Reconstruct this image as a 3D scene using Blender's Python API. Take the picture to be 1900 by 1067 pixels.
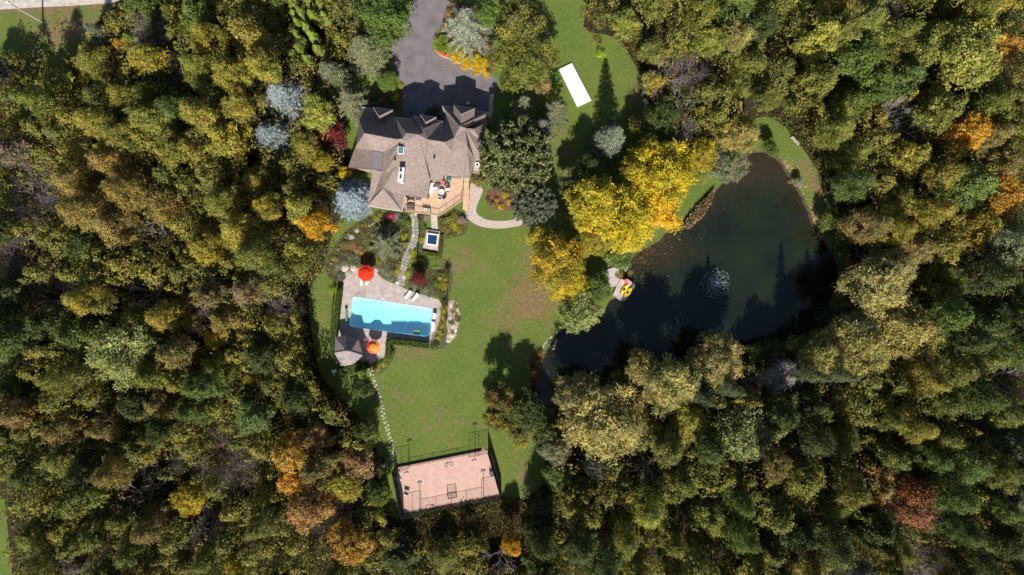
import bpy, math, random
import numpy as np
from mathutils import Vector, Matrix, geometry
R = math.radians
scene = bpy.context.scene
col = scene.collection
for o in list(bpy.data.objects): bpy.data.objects.remove(o)

# ---------------------------------------------------------------- camera, light, exposure
H = 120.0                                   # drone height in metres; 1 photo pixel = 0.1 m on the ground
cam_d = bpy.data.cameras.new('camera'); cam = bpy.data.objects.new('camera', cam_d); col.objects.link(cam)
cam.location = (0, 0, H); cam.rotation_euler = (0, 0, 0)
cam_d.sensor_width = 36; cam_d.lens = 36 * H / 190.0; cam_d.clip_end = 2000
scene.camera = cam
SUN_EL = 38.5
w = bpy.data.worlds.new('World'); scene.world = w; w.use_nodes = True
wn = w.node_tree; wn.nodes.clear()
sky = wn.nodes.new('ShaderNodeTexSky'); sky.sky_type = 'NISHITA'; sky.sun_disc = False
sky.sun_elevation = R(SUN_EL); sky.sun_rotation = R(180)
bg = wn.nodes.new('ShaderNodeBackground'); bg.inputs[1].default_value = 0.062
wo = wn.nodes.new('ShaderNodeOutputWorld')
wn.links.new(sky.outputs[0], bg.inputs[0]); wn.links.new(bg.outputs[0], wo.inputs[0])
sun_d = bpy.data.lights.new('sun', 'SUN'); sun_d.energy = 5.0; sun_d.angle = R(0.5); sun_d.color = (1, .955, .88)
sun = bpy.data.objects.new('sun', sun_d); col.objects.link(sun); sun.rotation_euler = (R(90 - SUN_EL), 0, R(1))
sun.location = (0, -60, 90)
scene.view_settings.view_transform = 'Standard'; scene.view_settings.look = 'None'
scene.view_settings.exposure = 0.6; scene.view_settings.gamma = 1; scene.view_settings.use_curve_mapping = False
scene.render.engine = 'CYCLES'
scene.cycles.max_bounces = 5; scene.cycles.transparent_max_bounces = 12

def P(px, py, h=0.0):
    k = 0.1 * (H - h) / H
    return Vector(((px - 950) * k, (533.5 - py) * k, h))
def PX(p):                                   # back to photo pixels, for layout sums only
    k = 0.1 * (H - p[2]) / H
    return (p[0] / k + 950, 533.5 - p[1] / k)

# ---------------------------------------------------------------- materials
class NT:
    def __init__(s, name):
        s.m = bpy.data.materials.new(name); s.m.use_nodes = True; s.t = s.m.node_tree; s.t.nodes.clear()
        s.out = s.n('ShaderNodeOutputMaterial')
    def n(s, typ, **kw):
        nd = s.t.nodes.new(typ)
        for k, v in kw.items(): setattr(nd, k, v)
        return nd
    def l(s, a, b): s.t.links.new(a, b)
    def noise(s, scale, detail=4, vec=None, rough=.6, dist=0):
        nd = s.n('ShaderNodeTexNoise'); nd.inputs['Scale'].default_value = scale; nd.inputs['Detail'].default_value = detail
        nd.inputs['Roughness'].default_value = rough; nd.inputs['Distortion'].default_value = dist
        s.l(vec if vec is not None else s.pos(), nd.inputs['Vector']); return nd.outputs[0]
    def pos(s):
        if not hasattr(s, '_p'): s._p = s.n('ShaderNodeNewGeometry').outputs['Position']
        return s._p
    def attr(s, name): 
        nd = s.n('ShaderNodeAttribute'); nd.attribute_name = name; return nd.outputs['Fac']
    def ramp(s, f, pts):
        nd = s.n('ShaderNodeValToRGB'); e = nd.color_ramp.elements
        while len(e) < len(pts): e.new(.5)
        for i, (p, c) in enumerate(pts): e[i].position = p; e[i].color = (*c, 1)
        s.l(f, nd.inputs[0]); return nd.outputs[0]
    def mr(s, f, a, b, c=0, d=1):
        nd = s.n('ShaderNodeMapRange'); 
        for i, v in enumerate((a, b, c, d)): nd.inputs[1 + i].default_value = v
        s.l(f, nd.inputs[0]); return nd.outputs[0]
    def math(s, op, a, b=None):
        nd = s.n('ShaderNodeMath'); nd.operation = op
        for i, v in enumerate((a, b)):
            if v is None: continue
            if isinstance(v, (int, float)): nd.inputs[i].default_value = v
            else: s.l(v, nd.inputs[i])
        return nd.outputs[0]
    def mix(s, f, a, b, mode='MIX'):
        nd = s.n('ShaderNodeMix'); nd.data_type = 'RGBA'; nd.blend_type = mode
        for i, v in ((0, f), (6, a), (7, b)):
            if isinstance(v, (int, float)): nd.inputs[i].default_value = v
            elif isinstance(v, tuple): nd.inputs[i].default_value = (*v[:3], 1)
            else: s.l(v, nd.inputs[i])
        return nd.outputs[2]
    def bsdf(s, color, rough=.8, spec=.3, metal=0, bump=None, bstr=.3, bdist=.05):
        b = s.n('ShaderNodeBsdfPrincipled')
        if isinstance(color, tuple): b.inputs['Base Color'].default_value = (*color, 1)
        else: s.l(color, b.inputs['Base Color'])
        if isinstance(rough, (int, float)): b.inputs['Roughness'].default_value = rough
        else: s.l(rough, b.inputs['Roughness'])
        b.inputs['Specular IOR Level'].default_value = spec; b.inputs['Metallic'].default_value = metal
        if bump is not None:
            bp = s.n('ShaderNodeBump'); bp.inputs['Strength'].default_value = bstr; bp.inputs['Distance'].default_value = bdist
            s.l(bump, bp.inputs['Height']); s.l(bp.outputs[0], b.inputs['Normal'])
        return b
    def done(s, b):
        s.l(b.outputs[0], s.out.inputs[0]); return s.m

def simple(name, c, rough=.7, spec=.3, metal=0, var=.25, scale=3.0, bump=0):
    t = NT(name); n = t.noise(scale, 5)
    c1 = tuple(v * (1 - var) for v in c); c2 = tuple(min(1, v * (1 + var)) for v in c)
    cc = t.ramp(n, [(.3, c1), (.7, c2)])
    return t.done(t.bsdf(cc, rough, spec, metal, n if bump else None, bump))

def foliage(name, trans=.22):
    t = NT(name)
    oi = t.n('ShaderNodeObjectInfo')
    base = oi.outputs['Color']
    warm = t.mix(1.0, base, (1.55, 1.0, .6), 'MULTIPLY')
    n = t.noise(.55, 3); r = t.attr('rnd'); cl = t.attr('clump')
    f = t.math('MULTIPLY', t.mr(t.math('ADD', t.math('MULTIPLY', n, .8), t.math('MULTIPLY', cl, .5)), .45, .95), oi.outputs['Alpha'])
    c = t.mix(f, base, warm)
    br = t.mr(r, 0, 1, .45, 1.6)
    n2 = t.noise(.13, 2)
    br = t.math('MULTIPLY', br, t.mr(n2, .3, .7, .85, 1.15))
    br = t.math('MULTIPLY', br, t.mr(cl, 0, 1, .8, 1.2))
    v = t.n('ShaderNodeVectorMath'); v.operation = 'SCALE'; t.l(c, v.inputs[0]); t.l(br, v.inputs['Scale'])
    b = t.bsdf(v.outputs[0], .65, .18)
    tr = t.n('ShaderNodeBsdfTranslucent'); t.l(v.outputs[0], tr.inputs[0])
    m = t.n('ShaderNodeMixShader'); m.inputs[0].default_value = trans
    t.l(b.outputs[0], m.inputs[1]); t.l(tr.outputs[0], m.inputs[2])
    return t.done(m)
M = {}
M['leaf'] = foliage('foliage'); M['needle'] = foliage('needles', .08)
M['bark'] = simple('bark', (.13, .105, .085), .9, .1, var=.4, scale=6)
M['palebark'] = simple('pale_bark', (.42, .38, .34), .9, .1, var=.3, scale=6)
t = NT('bare_twigs'); oi = t.n('ShaderNodeObjectInfo'); M['twig'] = t.done(t.bsdf(t.mix(t.mr(t.noise(1.2), .3, .7), oi.outputs['Color'], (.12, .10, .09)), .9, .1))

# forest floor
t = NT('forest_floor')
n = t.noise(.35, 6); n2 = t.noise(3.2, 4)
c = t.ramp(n, [(.3, (.016, .018, .009)), (.5, (.035, .028, .014)), (.62, (.028, .038, .012)), (.75, (.06, .042, .022))])
c = t.mix(t.mr(n2, .5, .75, 0, .5), c, (.10, .06, .03))
M['floor'] = t.done(t.bsdf(c, .95, .1, 0, n2, .6, .2))
# mown grass
t = NT('mown_grass')
dry = t.attr('dry'); st = t.attr('stripe')
nf = t.noise(1.6, 6, rough=.7); nb = t.noise(.16, 4); nm = t.noise(.5, 4)
g = t.ramp(nf, [(.25, (.062, .096, .018)), (.5, (.092, .136, .026)), (.75, (.135, .176, .040))])
g = t.mix(t.mr(nb, .4, .65, 0, .5), g, (.14, .165, .038))
d = t.math('ADD', dry, t.mr(nm, .3, .7, -.5, .4))
g = t.mix(t.mr(d, .25, .95, 0, .85), g, t.ramp(nf, [(.3, (.125, .085, .042)), (.7, (.24, .15, .085))]))
def wave(t, ang, scale, ph=0):
    mp = t.n('ShaderNodeMapping'); mp.vector_type = 'POINT'; mp.inputs['Rotation'].default_value = (0, 0, R(ang)); t.l(t.pos(), mp.inputs['Vector'])
    wv = t.n('ShaderNodeTexWave'); wv.inputs['Scale'].default_value = scale; wv.inputs['Distortion'].default_value = .6; wv.inputs['Detail Scale'].default_value = .3
    t.l(mp.outputs[0], wv.inputs['Vector']); return wv.outputs['Fac']
w1 = wave(t, 40, .26); w2 = wave(t, -48, .24)
ws = t.math('MULTIPLY', t.math('SUBTRACT', t.math('MULTIPLY', t.math('ADD', w1, w2), .5), .5), st)
v = t.n('ShaderNodeVectorMath'); v.operation = 'SCALE'; t.l(g, v.inputs[0]); t.l(t.math('ADD', 1.0, t.math('MULTIPLY', ws, .09)), v.inputs['Scale'])
M['grass'] = t.done(t.bsdf(v.outputs[0], .9, .15, 0, nf, .5, .06))
# asphalt
t = NT('asphalt'); n = t.noise(.5, 6, rough=.65); n2 = t.noise(9, 2)
c = t.ramp(n, [(.28, (.10, .088, .094)), (.5, (.165, .145, .152)), (.75, (.225, .20, .205))])
cr = t.n('ShaderNodeTexVoronoi'); cr.feature = 'DISTANCE_TO_EDGE'; cr.inputs['Scale'].default_value = .22
mp = t.n('ShaderNodeVectorMath'); mp.operation = 'ADD'; t.l(t.pos(), mp.inputs[0])
nz = t.n('ShaderNodeTexNoise'); nz.inputs['Scale'].default_value = .8; t.l(t.pos(), nz.inputs[0]); t.l(nz.outputs[1], mp.inputs[1]); t.l(mp.outputs[0], cr.inputs['Vector'])
c = t.mix(t.mr(cr.outputs[0], 0, .012, .45, 0), c, (.04, .035, .035))
M['asphalt'] = t.done(t.bsdf(t.mix(.25, c, t.ramp(n2, [(.3, (.08, .07, .08)), (.7, (.24, .22, .22))])), .85, .25))
# stamped concrete patio
t = NT('patio_stone'); n = t.noise(.9, 6, rough=.7)
c = t.ramp(n, [(.3, (.30, .245, .225)), (.5, (.42, .355, .33)), (.72, (.53, .46, .43))])
vo = t.n('ShaderNodeTexVoronoi'); vo.feature = 'DISTANCE_TO_EDGE'; vo.inputs['Scale'].default_value = 1.5; t.l(t.pos(), vo.inputs['Vector'])
c = t.mix(t.mr(vo.outputs[0], 0, .07, .35, 0), c, (.2, .165, .15))
M['patio'] = t.done(t.bsdf(c, .8, .2, 0, vo.outputs[0], .2, .02))
t = NT('paver_path'); n = t.noise(2.5, 5)
br = t.n('ShaderNodeTexBrick'); br.inputs['Scale'].default_value = 1.6; br.inputs['Color1'].default_value = (.50, .40, .34, 1); br.inputs['Color2'].default_value = (.38, .30, .26, 1); br.inputs['Mortar'].default_value = (.25, .2, .17, 1); br.inputs['Mortar Size'].default_value = .015
t.l(t.pos(), br.inputs['Vector'])
M['paver'] = t.done(t.bsdf(t.mix(t.mr(n, .3, .7, 0, .5), br.outputs[0], (.55, .46, .40)), .85, .2))
M['flag'] = simple('flagstone', (.30, .27, .25), .85, .2, var=.35, scale=2.2)
M['palestone'] = simple('pale_stone', (.46, .40, .33), .85, .2, var=.3, scale=2)
M['greystone'] = simple('grey_paver', (.17, .17, .19), .85, .2, var=.35, scale=2.5)
M['mulch'] = simple('mulch', (.15, .075, .05), .95, .1, var=.45, scale=4, bump=.5)
M['bed'] = simple('planting_bed', (.08, .08, .038), .95, .1, var=.5, scale=2.5, bump=.5)
M['soil'] = simple('bank_soil', (.075, .06, .036), .95, .1, var=.5, scale=1.2, bump=.5)
M['gravel'] = simple('pale_gravel_road', (.45, .40, .36), .9, .1, var=.25, scale=1.4)
# roof shingles
def shingle(name, a, b, z=4.6):
    t = NT(name); n = t.noise(1.1, 6, rough=.75); sp = t.noise(5.5, 2)
    c = t.ramp(n, [(.25, a), (.75, b)])
    mp = t.n('ShaderNodeMapping'); mp.inputs['Scale'].default_value = (1.2, 1.2, z * 2); t.l(t.pos(), mp.inputs[0])
    vo = t.n('ShaderNodeTexVoronoi'); vo.inputs['Scale'].default_value = 1.6; vo.inputs['Randomness'].default_value = .9; t.l(mp.outputs[0], vo.inputs['Vector'])
    h = t.n('ShaderNodeSeparateColor'); t.l(vo.outputs['Color'], h.inputs[0])
    c = t.mix(t.mr(h.outputs[0], 0, 1, 0, .5), c, tuple(v * .6 for v in a))
    return t.done(t.bsdf(t.mix(t.mr(sp, .4, .7, 0, .3), c, tuple(min(1, v * 1.5) for v in b)), .9, .15, 0, vo.outputs[0], .25, .03))
M['roof'] = shingle('roof_shingles', (.175, .136, .118), (.285, .225, .198))
M['shake'] = shingle('cedar_shakes', (.16, .14, .135), (.36, .31, .30), 2.5)
M['membrane'] = simple('flat_roof_membrane', (.16, .15, .17), .7, .3, var=.1, scale=1)
M['trim'] = simple('white_trim', (.62, .60, .57), .6, .3, var=.08)
M['wall'] = simple('stone_wall', (.30, .25, .20), .9, .2, var=.35, scale=1.8)
M['glass'] = NT('window_glass').m
t = NT('window_glass'); M['glass'] = t.done(t.bsdf((.03, .06, .065), .08, .6))
M['skyglass'] = simple('skylight_glass', (.05, .13, .14), .15, .6, var=.2)
def planks(name, a, b, ang, scale):
    t = NT(name); mp = t.n('ShaderNodeMapping'); mp.inputs['Rotation'].default_value = (0, 0, R(ang)); t.l(t.pos(), mp.inputs[0])
    wv = t.n('ShaderNodeTexWave'); wv.wave_profile = 'SAW'; wv.inputs['Scale'].default_value = scale; t.l(mp.outputs[0], wv.inputs[0])
    n = t.noise(1.5, 5)
    c = t.ramp(n, [(.3, a), (.7, b)])
    return t.done(t.bsdf(t.mix(t.mr(wv.outputs['Fac'], 0, .16, .5, 0), c, tuple(v * .3 for v in a)), .75, .25))
M['deck'] = planks('deck_boards', (.46, .30, .19), (.62, .43, .29), 8, 1.1)
M['greydeck'] = planks('weathered_boards', (.36, .31, .29), (.52, .45, .43), 55, 1.0)
M['white'] = simple('white_paint', (.78, .77, .75), .5, .4, var=.05)
M['whitesheet'] = simple('white_sheet', (.80, .79, .81), .6, .3, var=.08, scale=.7, bump=.3)
M['fabric'] = simple('cream_cushion', (.72, .66, .56), .9, .1, var=.1)
M['dark'] = simple('dark_metal', (.02, .02, .022), .5, .4, var=.2)
M['iron'] = simple('black_iron', (.015, .015, .017), .6, .3, var=.2)
M['wicker'] = simple('brown_wicker', (.12, .08, .055), .8, .2, var=.4, scale=8)
M['wood'] = simple('brown_wood', (.25, .15, .09), .8, .2, var=.3)
M['greyfab'] = simple('grey_cover', (.13, .12, .15), .85, .1, var=.2)
M['teal'] = simple('teal_cover', (.03, .12, .10), .5, .4, var=.3)
M['green_pl'] = simple('green_plastic', (.10, .26, .17), .5, .4, var=.2)
M['lime'] = simple('lime_float', (.35, .75, .25), .4, .4, var=.2)
M['yellow_pl'] = simple('yellow_plastic', (.80, .58, .02), .35, .5, var=.1)
M['pinkfab'] = simple('pink_cushion', (.55, .12, .14), .8, .2, var=.25, scale=5)
M['bluefab'] = simple('blue_boat_paint', (.03, .13, .17), .5, .4, var=.15)
def fab(name, c, tr=.3):
    t = NT(name); b = t.bsdf(c, .8, .1); x = t.n('ShaderNodeBsdfTranslucent'); x.inputs[0].default_value = (*c, 1)
    m = t.n('ShaderNodeMixShader'); m.inputs[0].default_value = tr; t.l(b.outputs[0], m.inputs[1]); t.l(x.outputs[0], m.inputs[2]); return t.done(m)
M['redfab'] = fab('red_canvas', (.80, .045, .02)); M['orangefab'] = fab('orange_canvas', (.85, .16, .06)); M['sunlitfab'] = fab('sunlit_canvas', (.9, .33, .07))
t = NT('mixed_gravel'); n = t.noise(1.6, 6, rough=.75); n2 = t.noise(6, 3)
M['mixgravel'] = t.done(t.bsdf(t.mix(t.mr(n2, .4, .65, 0, .6), t.ramp(n, [(.35, (.12, .09, .05)), (.5, (.38, .30, .22)), (.68, (.55, .46, .36))]), (.20, .14, .09)), .95, .1, 0, n2, .6, .05))
# court
t = NT('pink_court'); n = t.noise(.9, 7, rough=.72)
M['court'] = t.done(t.bsdf(t.ramp(n, [(.3, (.46, .285, .235)), (.7, (.59, .385, .315))]), .85, .2))
t = NT('court_screen'); M['screen'] = t.done(t.bsdf((.028, .034, .03), .9, .1))
# pool
M['liner'] = simple('pool_liner', (.90, .94, .97), .6, .2, var=.05, scale=.5)
t = NT('pool_water'); tr = t.n('ShaderNodeBsdfTransparent'); tr.inputs[0].default_value = (.53, .865, 1.0, 1)
gl = t.n('ShaderNodeBsdfGlossy'); gl.inputs['Roughness'].default_value = .05
fr = t.n('ShaderNodeFresnel'); fr.inputs[0].default_value = 1.33
bp = t.n('ShaderNodeBump'); bp.inputs['Strength'].default_value = .15; t.l(t.noise(3, 3), bp.inputs['Height']); t.l(bp.outputs[0], gl.inputs['Normal']); t.l(bp.outputs[0], fr.inputs['Normal'])
m = t.n('ShaderNodeMixShader'); t.l(fr.outputs[0], m.inputs[0]); t.l(tr.outputs[0], m.inputs[1]); t.l(gl.outputs[0], m.inputs[2]); M['poolwater'] = t.done(m)
# pond
t = NT('pond_water'); sh = t.attr('shallow'); n = t.noise(.12, 3); n2 = t.noise(.8, 4)
c = t.mix(t.mr(n, .35, .65), (.0075, .012, .0085), (.014, .022, .010))
f = t.mr(t.math('ADD', sh, t.mr(n2, .3, .7, -.25, .25)), .15, .9, 0, .9)
c = t.mix(f, c, (.034, .025, .014))
b = t.bsdf(c, .07, .5, 0, t.noise(1.6, 5), .22, .06)
M['pond'] = t.done(b)
t = NT('spray'); M['spray'] = t.done(t.bsdf((.75, .8, .85), .3, .5))

# ---------------------------------------------------------------- mesh building
class MB:
    def __init__(s): s.v = []; s.f = []
    def add(s, vs, fs):
        k = len(s.v); s.v += [tuple(x) for x in vs]; s.f += [tuple(i + k for i in f) for f in fs]; return s
    def box(s, c, size, rz=0, rx=0, ry=0):
        m = Matrix.Translation(c) @ Matrix.Rotation(rz, 4, 'Z') @ Matrix.Rotation(ry, 4, 'Y') @ Matrix.Rotation(rx, 4, 'X')
        a, b, d = (q / 2 for q in size)
        vs = [m @ Vector((x, y, z)) for z in (-d, d) for x, y in ((-a, -b), (a, -b), (a, b), (-a, b))]
        return s.add(vs, [(3, 2, 1, 0), (4, 5, 6, 7), (0, 1, 5, 4), (1, 2, 6, 5), (2, 3, 7, 6), (3, 0, 4, 7)])
    def prism(s, poly, z0, z1, inset=0):
        n = len(poly); c = Vector((sum(p[0] for p in poly) / n, sum(p[1] for p in poly) / n))
        top = [(c.x + (p[0] - c.x) * (1 - inset), c.y + (p[1] - c.y) * (1 - inset), z1) for p in poly]
        area = sum(poly[i][0] * poly[(i + 1) % n][1] - poly[(i + 1) % n][0] * poly[i][1] for i in range(n))
        vs = [(p[0], p[1], z0) for p in poly] + top
        f = [tuple(range(n, 2 * n))] + [(i, (i + 1) % n, n + (i + 1) % n, n + i) for i in range(n)] + [tuple(range(n - 1, -1, -1))]
        if area < 0: f = [q[::-1] for q in f]
        return s.add(vs, f)
    def tube(s, p0, p1, r0, r1=None, n=6, cap=True):
        p0 = Vector(p0); p1 = Vector(p1); r1 = r0 if r1 is None else r1
        d = (p1 - p0); 
        if d.length < 1e-6: return s
        d.normalize(); u = d.orthogonal().normalized(); w_ = d.cross(u)
        vs = []
        for p, r in ((p0, r0), (p1, r1)):
            for i in range(n):
                a = 2 * math.pi * i / n; vs.append(p + (u * math.cos(a) + w_ * math.sin(a)) * r)
        f = [(i, (i + 1) % n, n + (i + 1) % n, n + i) for i in range(n)]
        if cap: f += [tuple(range(n - 1, -1, -1)), tuple(range(n, 2 * n))]
        return s.add(vs, f)
    def lathe(s, c, prof, n=12):
        k = len(prof); vs = [(c[0] + r * math.cos(2 * math.pi * i / n), c[1] + r * math.sin(2 * math.pi * i / n), c[2] + z) for r, z in prof for i in range(n)]
        f = [(j * n + i, j * n + (i + 1) % n, (j + 1) * n + (i + 1) % n, (j + 1) * n + i) for j in range(k - 1) for i in range(n)]
        f += [tuple(range(n - 1, -1, -1)), tuple(range((k - 1) * n, k * n))]
        return s.add(vs, f)
    def mesh(s, name, mat):
        me = bpy.data.meshes.new(name); me.from_pydata(s.v, [], s.f); me.materials.append(mat); me.update(); return me
MAT = {}
def link(name, data, parent=None):
    o = bpy.data.objects.new(name, data); col.objects.link(o)
    if parent is not None: o.parent = parent
    return o
def tag(o, label=None, cat=None, group=None, kind=None):
    if label: o['label'] = label
    if cat: o['category'] = cat
    if group: o['group'] = group
    if kind: o['kind'] = kind
    return o
def thing(name, label, cat, loc=(0, 0, 0), rz=0, group=None):
    o = link(name, None); o.location = loc; o.rotation_euler = (0, 0, rz); o.empty_display_size = .3
    MAT[o.name] = Matrix.Translation(Vector(loc)) @ Matrix.Rotation(rz, 4, 'Z')
    return tag(o, label, cat, group)
def part(name, mb, mat, parent=None, world=False, kind=None, label=None):
    if world and parent is not None:
        mi = MAT[parent.name].inverted(); mb.v = [tuple(mi @ Vector(v)) for v in mb.v]
    o = link(name, mb.mesh(name, mat), parent)
    MAT[o.name] = MAT[parent.name] if parent is not None else Matrix.Identity(4)
    if kind: o['kind'] = kind
    if label: o['label'] = label
    return o
def dup(o, loc, rz=0, sc=(1, 1, 1), label=None, group=None, color=None):
    c = o.copy(); col.objects.link(c); c.location = loc; c.rotation_euler = (0, 0, rz); c.scale = sc
    if label: c['label'] = label
    if group: c['group'] = group
    for ch in KIDS[o.name]:
        d = ch.copy(); col.objects.link(d); d.parent = c
        if color and d.name.startswith(('crown', 'foliage')): d.color = color
        for g in KIDS.get(ch.name, []):
            e = g.copy(); col.objects.link(e); e.parent = d
    return c
KIDS = {}
def kids(o):
    KIDS[o.name] = [c for c in bpy.data.objects if c.parent == o]
    for c in KIDS[o.name]: KIDS[c.name] = [g for g in bpy.data.objects if g.parent == c]

def smooth(pts, n=4, closed=True):
    out = []; L = len(pts)
    rng = range(L) if closed else range(L - 1)
    for i in rng:
        g = lambda k: Vector(pts[k % L]) if closed else Vector(pts[max(0, min(L - 1, k))])
        p0, p1, p2, p3 = g(i - 1), g(i), g(i + 1), g(i + 2)
        for j in range(n):
            u = j / n
            out.append(.5 * ((2 * p1) + (p2 - p0) * u + (2 * p0 - 5 * p1 + 4 * p2 - p3) * u * u + (3 * p1 - p0 - 3 * p2 + p3) * u ** 3))
    if not closed: out.append(Vector(pts[-1]))
    return [tuple(v) for v in out]
def inside_np(x, y, poly):
    x = np.asarray(x, float); y = np.asarray(y, float); r = np.zeros(x.shape, bool); n = len(poly)
    for i in range(n):
        x1, y1 = poly[i][:2]; x2, y2 = poly[(i + 1) % n][:2]
        if y1 == y2: continue
        c = ((y1 > y) != (y2 > y)) & (x < (x2 - x1) * (y - y1) / (y2 - y1) + x1); r ^= c
    return r
def px_poly(pts, h=0): return [tuple(P(a, b, h)[:2]) for a, b in pts]
def sheet(name, outer, holes=(), z=0.0, step=None, mat=None, bounds=None):
    pts = [Vector(p[:2]) for p in outer]; edges = [(i, (i + 1) % len(outer)) for i in range(len(outer))]
    for h in holes:
        k = len(pts); pts += [Vector(p[:2]) for p in h]; edges += [(k + i, k + (i + 1) % len(h)) for i in range(len(h))]
    if step:
        xs = [p[0] for p in outer]; ys = [p[1] for p in outer]
        gx, gy = np.meshgrid(np.arange(min(xs), max(xs), step), np.arange(min(ys), max(ys), step))
        gx = gx.ravel() + np.random.RandomState(1).uniform(-.2, .2, gx.size) * step; gy = gy.ravel() + np.random.RandomState(2).uniform(-.2, .2, gy.size) * step
        k = inside_np(gx, gy, outer)
        for h in holes: k &= ~inside_np(gx, gy, h)
        pts += [Vector((a, b)) for a, b in zip(gx[k], gy[k])]
    v, e, f, *_ = geometry.delaunay_2d_cdt(pts, edges, [], 0, 1e-5)
    V = np.array([(p.x, p.y) for p in v]); F = [tuple(q) for q in f if len(q) == 3]
    C = V[np.array(F)].mean(1); k = inside_np(C[:, 0], C[:, 1], outer)
    for h in holes: k &= ~inside_np(C[:, 0], C[:, 1], h)
    F = [q for q, kk in zip(F, k) if kk]
    F2 = []
    for q in F:
        a, b, c = V[q[0]], V[q[1]], V[q[2]]
        F2.append(q if (b[0] - a[0]) * (c[1] - a[1]) - (b[1] - a[1]) * (c[0] - a[0]) > 0 else q[::-1])
    me = bpy.data.meshes.new(name); me.from_pydata([(a, b, z) for a, b in V], [], F2); me.materials.append(mat); me.update()
    return link(name, me), V
def vattr(o, name, vals):
    a = o.data.attributes.new(name, 'FLOAT', 'POINT'); a.data.foreach_set('value', np.asarray(vals, 'f'))
def struct(o): o['kind'] = 'structure'; return o
# ---------------------------------------------------------------- ground, pond, pool basin
pond_px = smooth([(1388,282),(1420,279),(1445,292),(1462,318),(1480,345),(1498,378),(1510,412),(1530,440),(1550,470),(1562,510),(1560,560),(1545,600),(1500,625),(1440,640),(1380,650),(1320,662),(1250,668),(1190,690),(1130,702),(1075,705),(1050,730),(1030,756),(992,752),(984,722),(998,695),(1004,665),(1030,625),(1060,600),(1105,592),(1128,560),(1146,545),(1158,505),(1180,470),(1215,450),(1250,420),(1280,396),(1310,370),(1335,345),(1360,320),(1376,300)], 5)
rnd = random.Random(4)
pond_px = [(a + rnd.uniform(-1.3, 1.3), b + rnd.uniform(-1.3, 1.3)) for a, b in pond_px]
POND = px_poly(pond_px)
# pool outline with rounded corners
def rounded(c, r, n=5):
    out = []; L = len(c)
    for i in range(L):
        p, a, b = Vector(c[i]), Vector(c[i - 1]), Vector(c[(i + 1) % L]); da = (a - p).normalized() * r; db = (b - p).normalized() * r
        for j in range(n):
            u = j / (n - 1); out.append(tuple((p + da) * (1 - u) ** 2 + p * 2 * u * (1 - u) + (p + db) * u * u))
    return out
POOL = rounded(px_poly([(654, 550), (804, 573), (797, 626), (648, 606)]), 1.0)
GROUND = [(-420, -300), (420, -300), (420, 300), (-420, 300)]
near = [(-130, -85), (130, -85), (130, 85), (-130, 85)]
o, V = sheet('ground', GROUND, [POND, POOL], 0, 6, M['floor']); struct(o)
mb = MB(); n = len(POND); cx = sum(p[0] for p in POND) / n; cy = sum(p[1] for p in POND) / n
rings = []
for s, z in ((1, 0.0), (.985, -.22), (.96, -.55), (.8, -1.6), (.3, -2.2)):
    rings.append([(cx + (p[0] - cx) * s, cy + (p[1] - cy) * s, z) for p in POND])
vs = sum(rings, []); fs = [(j * n + i, j * n + (i + 1) % n, (j + 1) * n + (i + 1) % n, (j + 1) * n + i) for j in range(4) for i in range(n)] + [tuple(range(4 * n, 5 * n))]
mb.add(vs, fs); struct(part('pond_bank', mb, M['soil']))
Wp = [(cx + (p[0] - cx) * 1.0, cy + (p[1] - cy) * 1.0) for p in POND]
o, V = sheet('pond_water', Wp, [], -.25, 1.5, M['pond']); struct(o)
def blob(V, px, py, rx, ry=None, a=0):
    c = P(px, py); ry = ry or rx; dx = V[:, 0] - c.x; dy = V[:, 1] - c.y; ca, sa = math.cos(a), math.sin(a)
    return np.exp(-(((dx * ca + dy * sa) / (rx * .1)) ** 2 + ((-dx * sa + dy * ca) / (ry * .1)) ** 2))
def pdist(V, poly):
    A = np.array(poly); B = np.roll(A, -1, 0); d = np.full(len(V), 1e9)
    for a, b in zip(A, B):
        ab = b - a; tt = np.clip(((V - a) @ ab) / (ab @ ab + 1e-9), 0, 1); d = np.minimum(d, np.linalg.norm(V - (a + tt[:, None] * ab), axis=1))
    return d
dd = pdist(V, Wp)
north = np.clip((V[:, 1] + 2) / 18, 0, 1)
vattr(o, 'shallow', np.clip(np.exp(-dd / 2.2) * (.35 + .6 * north) + .9 * blob(V, 1395, 300, 60, 50) + .6 * blob(V, 1225, 470, 60, 40), 0, 1))
# basin
mb = MB(); n = len(POOL); pc = Vector((sum(p[0] for p in POOL) / n, sum(p[1] for p in POOL) / n))
def ringp(s, z): return [(pc.x + (p[0] - pc.x) * s, pc.y + (p[1] - pc.y) * s, z) for p in POOL]
mb.add(ringp(1, .07) + ringp(.998, -.9) + [(x, y, -1.0 - .35 * (x - pc.x) / 7.5) for x, y, _ in ringp(.93, 0)], [(j * n + i, (j + 1) * n + i, (j + 1) * n + (i + 1) % n, j * n + (i + 1) % n) for j in range(2) for i in range(n)] + [tuple(range(2 * n, 3 * n))])
pool = thing('swimming_pool', 'long rectangular swimming pool with bright pale blue water on the patio', 'swimming pool', (pc.x, pc.y, 0))
part('basin', mb, M['liner'], pool, True)
mb = MB(); mb.add(ringp(.999, -.08), [tuple(range(n))]); part('water', mb, M['poolwater'], pool, True)
mb = MB(); mb.add(ringp(1.0, .075) + ringp(1.03, .075) + ringp(1.03, .055), [(i, n + i, n + (i + 1) % n, (i + 1) % n) for i in range(n)] + [(n + i, 2 * n + i, 2 * n + (i + 1) % n, n + (i + 1) % n) for i in range(n)])
part('coping', mb, M['palestone'], pool, True)
# pool steps in the light corner
mb = MB()
ax = (Vector(POOL[5]) - Vector(POOL[2])); 
mb.box((*P(668, 546)[:2], .07), (1.9, .9, .03), R(-8)); part('diving_slab', mb, M['flag'], pool, True)

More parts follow.
